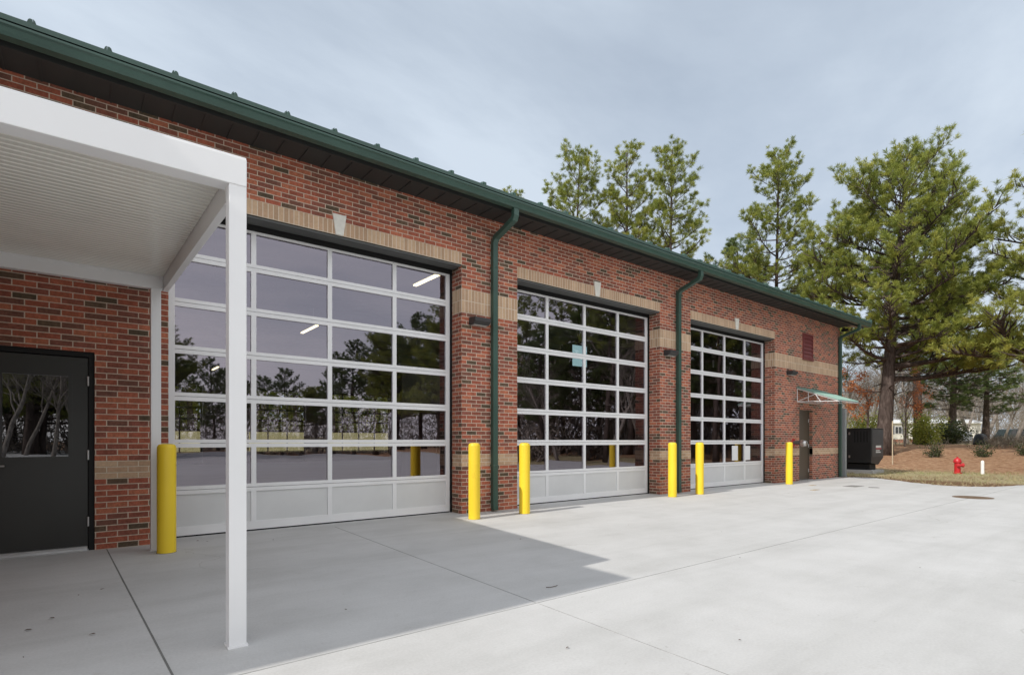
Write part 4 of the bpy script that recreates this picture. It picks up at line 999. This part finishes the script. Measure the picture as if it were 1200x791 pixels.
# bare deciduous trees
def bare_mesh(name, seed, H, r0, mat, levels=4, up=.25, spread=.75, nchild=(4, 6), leaves=None):
    rng = np.random.default_rng(seed); mb = MB(); lp = []
    def grow(p, d, L_, r, lev):
        n = 5 if lev < 2 else 3
        path = limb_path(p, d, L_, n, up, rng, .13 + .05 * lev)
        mb.tube(path, [r * (1 - .62 * k / n) for k in range(n + 1)], 7 if lev == 0 else 4 if lev < 3 else 3, False)
        if lev == levels:
            lp.append(path[-1]); lp.append(path[1]); return
        nc = rng.integers(nchild[0], nchild[1] + 1) + (3 if lev == 0 else 0)
        for k in range(nc):
            f = (.42 if lev == 0 else .2) + (.8 if lev else .57) * (k + rng.uniform(0, .9)) / nc; f = min(f, .99); j = min(n - 1, int(f * n)); q = path[j].lerp(path[j + 1], f * n - j)
            dd = (path[j + 1] - path[j]).normalized(); az = rng.uniform(0, 6.283); o = dd.orthogonal().normalized(); o.rotate(Quaternion(dd, az))
            nd = (dd * rng.uniform(.45, 1) + o * spread * (.7 if lev == 0 else 1) * rng.uniform(.6, 1.2)).normalized()
            grow(q, nd, L_ * rng.uniform(.42, .62) * (1.1 - .35 * f if lev == 0 else 1), r * (1 - .62 * f) * .55, lev + 1)
    grow(Vector((0, 0, 0)), Vector((rng.normal() * .05, rng.normal() * .05, 1)), H * .62, r0, 0)
    me = bpy.data.meshes.new(name + '_trunk'); me.from_pydata(mb.v, [], mb.f); me.update(); me.materials.append(mat)
    for pl in me.polygons: pl.use_smooth = True
    return me, lp
bares = [bare_mesh('bare_tree', s, 13, .17, M['twigbark'], 4)[0] for s in (2, 8, 14)]
rr = random.Random(21); GB = 'bare trees in the woods behind'
spots = []
for k in range(90):
    px = rr.uniform(960, 1290); z = rr.uniform(58, 125); spots.append((px, z))
for k, (px, z) in enumerate(spots):
    X, Y = at(px, z); r = empty('bare_tree', (X, Y, gz(X, Y) - .1), rr.uniform(0, 6.28)); s = rr.uniform(.75, 1.25); r.scale = (s * 1.15, s * 1.15, s)
    tag(r, 'leafless grey brown tree in the woods beyond the straw bank', 'tree', GB)
    o = bpy.data.objects.new('trunk', bares[k % 3]); COL.objects.link(o); o.parent = r
# bare tree leaning in from the right, in front of the woods
X, Y = at(1188, 42); r = empty('bare_tree', (X, Y, gz(X, Y) - .1), 1.0); r.scale = (.85, .85, .85); tag(r, 'pale stemmed leafless tree behind the dry brush, nearest of the bare trees', 'tree')
o = bpy.data.objects.new('trunk', bares[1]); COL.objects.link(o); o.parent = r
X, Y = at(1061, 52); r = empty('bare_tree', (X, Y, gz(X, Y) - .1), 2.0); r.scale = (.9, .9, 1.0); tag(r, 'slim leafless tree between the two thick pine trunks', 'tree')
o = bpy.data.objects.new('trunk', bares[2]); COL.objects.link(o); o.parent = r

def leaf_cloud(pts, rng, n, spread, size, aspect=.5):
    pts = np.asarray([tuple(p) for p in pts]); idx = rng.integers(0, len(pts), n); c = pts[idx] + rng.normal(size=(n, 3)) * spread
    a = rng.normal(size=(n, 3)); a /= np.linalg.norm(a, axis=1, keepdims=True); b = np.cross(a, rng.normal(size=(n, 3))); b /= np.linalg.norm(b, axis=1, keepdims=True)
    s = rng.uniform(.6, 1.3, (n, 1)) * size
    v = np.stack([c - a * s, c + b * s * aspect, c + a * s, c - b * s * aspect], 1).reshape(-1, 3)
    return v, np.arange(n * 4).reshape(-1, 4), np.clip(np.repeat(rng.normal(.5, .25, n), 4), 0, 1)
# small tree holding orange dead leaves left of the big trunk
rng = np.random.default_rng(77); bm_, lp = bare_mesh('orange_tree', 41, 6.5, .09, M['twigbark'], 3, .15, .8)
lp2 = [p for p in lp if (math.sin(p.x * 1.7 + p.z * 1.1) > -.1)]
v, q, t = leaf_cloud(lp2[::9], rng, 1100, .17, .085)
X, Y = at(1020, 35); tree('oak_sapling', (bm_, mesh_np('orange_leaves', v, q, t, M['orangeleaf'])), (X, Y, gz(X, Y) - .05), 0, 1, 'small tree holding orange dead leaves left of the largest pine trunk', 'tree')
X, Y = at(1060, 38); tree('oak_sapling', (bm_, bpy.data.meshes['orange_leaves']), (X, Y, gz(X, Y) - .05), 2.5, (.7, .7, .95), 'thin sapling with few orange leaves right of the largest pine trunk', 'tree')

# shrubs
def shrub_mesh(name, seed, h, w_, n, mat, size):
    rng = np.random.default_rng(seed); mb = MB(); pts = []
    for k in range(26):
        az = rng.uniform(0, 6.28); el = rng.uniform(.35, 1.45); L_ = h * rng.uniform(.7, 1.1) * (1 if el > .8 else w_ / h)
        path = limb_path((rng.normal() * .05, rng.normal() * .05, 0), (math.cos(az) * math.cos(el), math.sin(az) * math.cos(el), math.sin(el)), L_, 5, .2, rng, .2); mb.tube(path, [.014, .012, .01, .008, .006, .004], 4, False); pts += path[1:] + path[2:]
    me = bpy.data.meshes.new(name + '_stems'); me.from_pydata(mb.v, [], mb.f); me.update(); me.materials.append(M['twigbark'])
    v, q, t = leaf_cloud(pts, rng, n, .09 * h, size)
    return me, mesh_np(name + '_leaves', v, q, t, mat)
bush = shrub_mesh('broad_bush', 3, 2.3, 1.6, 4200, M['bushleaf'], .075)
X, Y = at(1083, 40); tree('evergreen_bush', bush, (X, Y, gz(X, Y) - .05), 0, 1, 'rounded yellow green bush in front of the mobile home', 'bush')
X, Y = at(1014, 44); tree('evergreen_bush', bush, (X, Y, gz(X, Y) + .1), 2, 1.0, 'yellow green bush top showing above the black generator', 'bush')
X, Y = at(1112, 45); tree('evergreen_bush', shrub_mesh('dark_bush', 13, 2.0, 1.8, 3600, M['shrubleaf'], .08), (X, Y, gz(X, Y) - .05), 0, (1.2, 1.2, 1), 'dark green spreading bush right of the rounded yellow green bush', 'bush')
shr = shrub_mesh('young_shrub', 6, .85, .5, 900, M['shrubleaf'], .045)
for px, z, s, lab in ((1096, 29.5, 1.0, 'young dark shrub on the straw bank left of the hydrant'), (1150, 28.5, .95, 'young dark shrub on the straw bank behind the white pipe'), (1201, 28, 1.0, 'young dark shrub cut by the right edge of the view')):
    X, Y = at(px, z); r = tree('young_shrub', shr, (X, Y, gz(X, Y) - .04), px, s, lab, 'shrub', 'young shrubs planted on the bank')
# dry brush on the crest of the bank (uncountable stems)
rng = np.random.default_rng(8); mb = MB()
for k in range(420):
    px = rng.uniform(1156, 1250); z = rng.uniform(32.5, 38); X, Y = at(px, z); h = rng.uniform(.35, .95)
    path = limb_path((X, Y, gz(X, Y) - .05), (rng.normal() * .35, rng.normal() * .35, 1), h, 4, .0, rng, .22); mb.tube(path, [.014, .012, .009, .007, .005], 3, False)
    for j in (1, 2, 3):
        p2 = limb_path(path[j], (rng.normal(), rng.normal(), .7), h * .4, 3, 0, rng, .25); mb.tube(p2, [.008, .007, .006, .004], 3, False)
for k in range(380):
    px = rng.uniform(1000, 1165); z = rng.uniform(40, 52); X, Y = at(px, z); h = rng.uniform(.3, .8)
    path = limb_path((X, Y, gz(X, Y) - .05), (rng.normal() * .4, rng.normal() * .4, 1), h, 4, .0, rng, .22); mb.tube(path, [.016, .014, .010, .007, .005], 3, False)
o = mb.build('dry_brush', M['deadbrush'], uv=False, fixn=False); tag(o, 'dry grey brown brush along the top of the straw bank', kind='stuff')
# grass at the slab edge
rng = np.random.default_rng(15); n = 26000
gx = rng.uniform(18.2, 30, n); gy = rng.uniform(-7.5, 6.5, n)
keep = []
def seg_x(y):
    best = None
    for (a, b) in zip(edge[:-1], edge[1:]):
        if min(a[1], b[1]) <= y <= max(a[1], b[1]) and a[1] != b[1]:
            best = max(best or -9, a[0] + (b[0] - a[0]) * (y - a[1]) / (b[1] - a[1]))
    return best if best is not None else (20.2 if y > -.5 else 22.4)
for i in range(n):
    sxx = seg_x(gy[i])
    if gx[i] < sxx + .15: continue
    if gy[i] > -.1 and gx[i] < 20.4: continue
    pr = 1.0 if gx[i] < 26.3 else max(0, 1 - (gx[i] - 26.3) / 2.2)
    pr *= .18 + .5 * (math.sin(gx[i] * 1.3 + gy[i]) * .5 + .5)
    if rng.uniform() < pr: keep.append(i)
gx, gy = gx[keep], gy[keep]; m = len(keep); gzv = np.array([gz(a, b) - .03 for a, b in zip(gx, gy)])
base = np.stack([gx, gy, gzv], 1); ang = rng.uniform(0, 6.28, m); wv = np.stack([np.cos(ang), np.sin(ang), np.zeros(m)], 1) * .012
tip = base + np.stack([rng.normal(size=m) * .07, rng.normal(size=m) * .07, rng.uniform(.03, .10, m)], 1)
v = np.stack([base - wv, base + wv, tip], 1).reshape(-1, 3); tq = np.clip(.35 + .35 * np.sin(gx * .9 + 1.3 * gy) + rng.normal(size=m) * .18 - .08 + .22 * ((gx > 23.5) & (gx < 26.5)), 0, 1)
me = mesh_np('dry_grass', v, np.arange(m * 3).reshape(-1, 3), np.repeat(tq, 3), M['grassblade']); o = bpy.data.objects.new('dry_grass', me); COL.objects.link(o); tag(o, 'patchy dry and green grass along the edge of the concrete', kind='stuff')

# ------------------------------------------------------------------ trees mirrored in the glass (across the yard) and behind the station
GF = 'trees across the yard mirrored in the glass'
def front(px, z, top, meshes, H, rz, bare=False):
    X, Y = mirrored(px, z); h = CZ + (YH - top) / FPX * z; s = h / H
    if bare:
        r = empty('bare_tree', (X, Y, -.1), rz); r.scale = (s * 1.1, s * 1.1, s); o = bpy.data.objects.new('trunk', meshes); COL.objects.link(o); o.parent = r
        tag(r, 'leafless tree across the yard, seen mirrored in the garage door glass', 'tree', GF)
    else: tree('pine_tree', meshes, (X, Y, -.1), rz, (s * 1.1, s * 1.1, s), 'dark pine across the yard, seen mirrored in the garage door glass', 'tree', GF)
rr = random.Random(31)
for px, z, top in ((236, 92, 428), (258, 98, 440), (215, 104, 450), (310, 100, 438), (334, 92, 430), (356, 98, 444), (392, 90, 424), (415, 86, 410), (442, 84, 398), (463, 80, 384), (492, 78, 372), (516, 74, 380), (375, 104, 450), (285, 108, 455), (545, 66, 352), (575, 60, 345)):
    front(px, z, top, midm if rr.random() < .6 else bigm, 18.2, rr.uniform(0, 6))
for px, z, top in ((612, 40, 392), (640, 36, 384), (662, 42, 378), (688, 38, 362), (714, 34, 330), (736, 38, 316), (758, 36, 320), (785, 32, 330), (815, 34, 335), (842, 30, 330), (868, 32, 338), (893, 30, 336), (920, 34, 330), (650, 52, 385), (706, 50, 340), (750, 50, 315), (830, 48, 330), (880, 46, 330)):
    front(px, z, top, midm if rr.random() < .7 else slimA, 18.8, rr.uniform(0, 6))
for k in range(16):
    fx = rr.uniform(600, 930); front(fx, rr.uniform(31, 44), rr.uniform(330, 400) if fx > 700 else rr.uniform(378, 420), bares[k % 3], 13, rr.uniform(0, 6), True)
for px, z in ((0, 40), (30, 46), (62, 42), (92, 50), (130, 60), (-30, 44)):
    front(px, z, rr.uniform(330, 380), bares[rr.randrange(3)], 13, rr.uniform(0, 6), True)
GK = 'pines behind the station seen through its doors'
for k in range(26):
    X = -6 + k * 1.75 + rr.uniform(-1, 1); Y = rr.uniform(62, 84)
    tree('pine_tree', (bigm, midm, slimB)[k % 3], (X, Y, gz(X, Y) - .1), rr.uniform(0, 6), rr.uniform(.7, .95), 'pine beyond the dry field behind the station, seen through both glazed doors', 'tree', GK)

# woods that read as one mass: twig thickets and undergrowth far behind the single trees
def slivers(name, n, place, hmax, size, aspect, mat, seed, lab):
    rng = np.random.default_rng(seed); P = np.array([place(rng) for _ in range(n)])
    h = hmax * rng.uniform(0, 1, n) ** 1.35; c = np.stack([P[:, 0], P[:, 1], P[:, 2] + h], 1)
    a = rng.normal(size=(n, 3)) * np.array([.8, .8, 1.2]); a /= np.linalg.norm(a, axis=1, keepdims=True); b = np.cross(a, rng.normal(size=(n, 3))); b /= np.linalg.norm(b, axis=1, keepdims=True)
    sz = rng.uniform(.5, 1.4, (n, 1)) * size
    v = np.stack([c - a * sz, c + b * sz * aspect, c + a * sz, c - b * sz * aspect], 1).reshape(-1, 3)
    me = mesh_np(name, v, np.arange(n * 4).reshape(-1, 4), np.clip(np.repeat(rng.normal(.45, .25, n), 4), 0, 1), mat)
    o = bpy.data.objects.new(name, me); COL.objects.link(o); tag(o, lab, kind='stuff'); return o
def pl_right(rng):
    X, Y = at(rng.uniform(930, 1330), rng.uniform(84, 140)); return (X, Y, gz(X, Y))
slivers('distant_woods', 42000, pl_right, 11, .75, .035, M['deadbrush'], 61, 'grey brown leafless woods far behind the mobile home')
def pl_back(rng):
    X, Y = rng.uniform(-60, 80), rng.uniform(68, 96); return (X, Y, gz(X, Y))
slivers('back_undergrowth', 48000, pl_back, 13, .5, .45, M['bushleaf'], 62, 'green undergrowth beyond the dry field behind the station')
def pl_front(rng):
    if rng.uniform() < .45: X, Y = mirrored(rng.uniform(150, 600), rng.uniform(92, 125))
    elif rng.uniform() < .7: X, Y = mirrored(rng.uniform(585, 960), rng.uniform(38, 62))
    else: X, Y = mirrored(rng.uniform(-120, 170), rng.uniform(55, 80))
    return (X, Y, 0)
slivers('yard_edge_undergrowth', 42000, pl_front, 8, .5, .16, M['twigbark'], 63, 'grey twiggy undergrowth across the yard mirrored in the glass')
rr = random.Random(77)
for k in range(22):
    front(rr.uniform(-110, 175), rr.uniform(48, 74), rr.uniform(300, 390), (midm, bigm)[k % 2], 18.2, rr.uniform(0, 6))
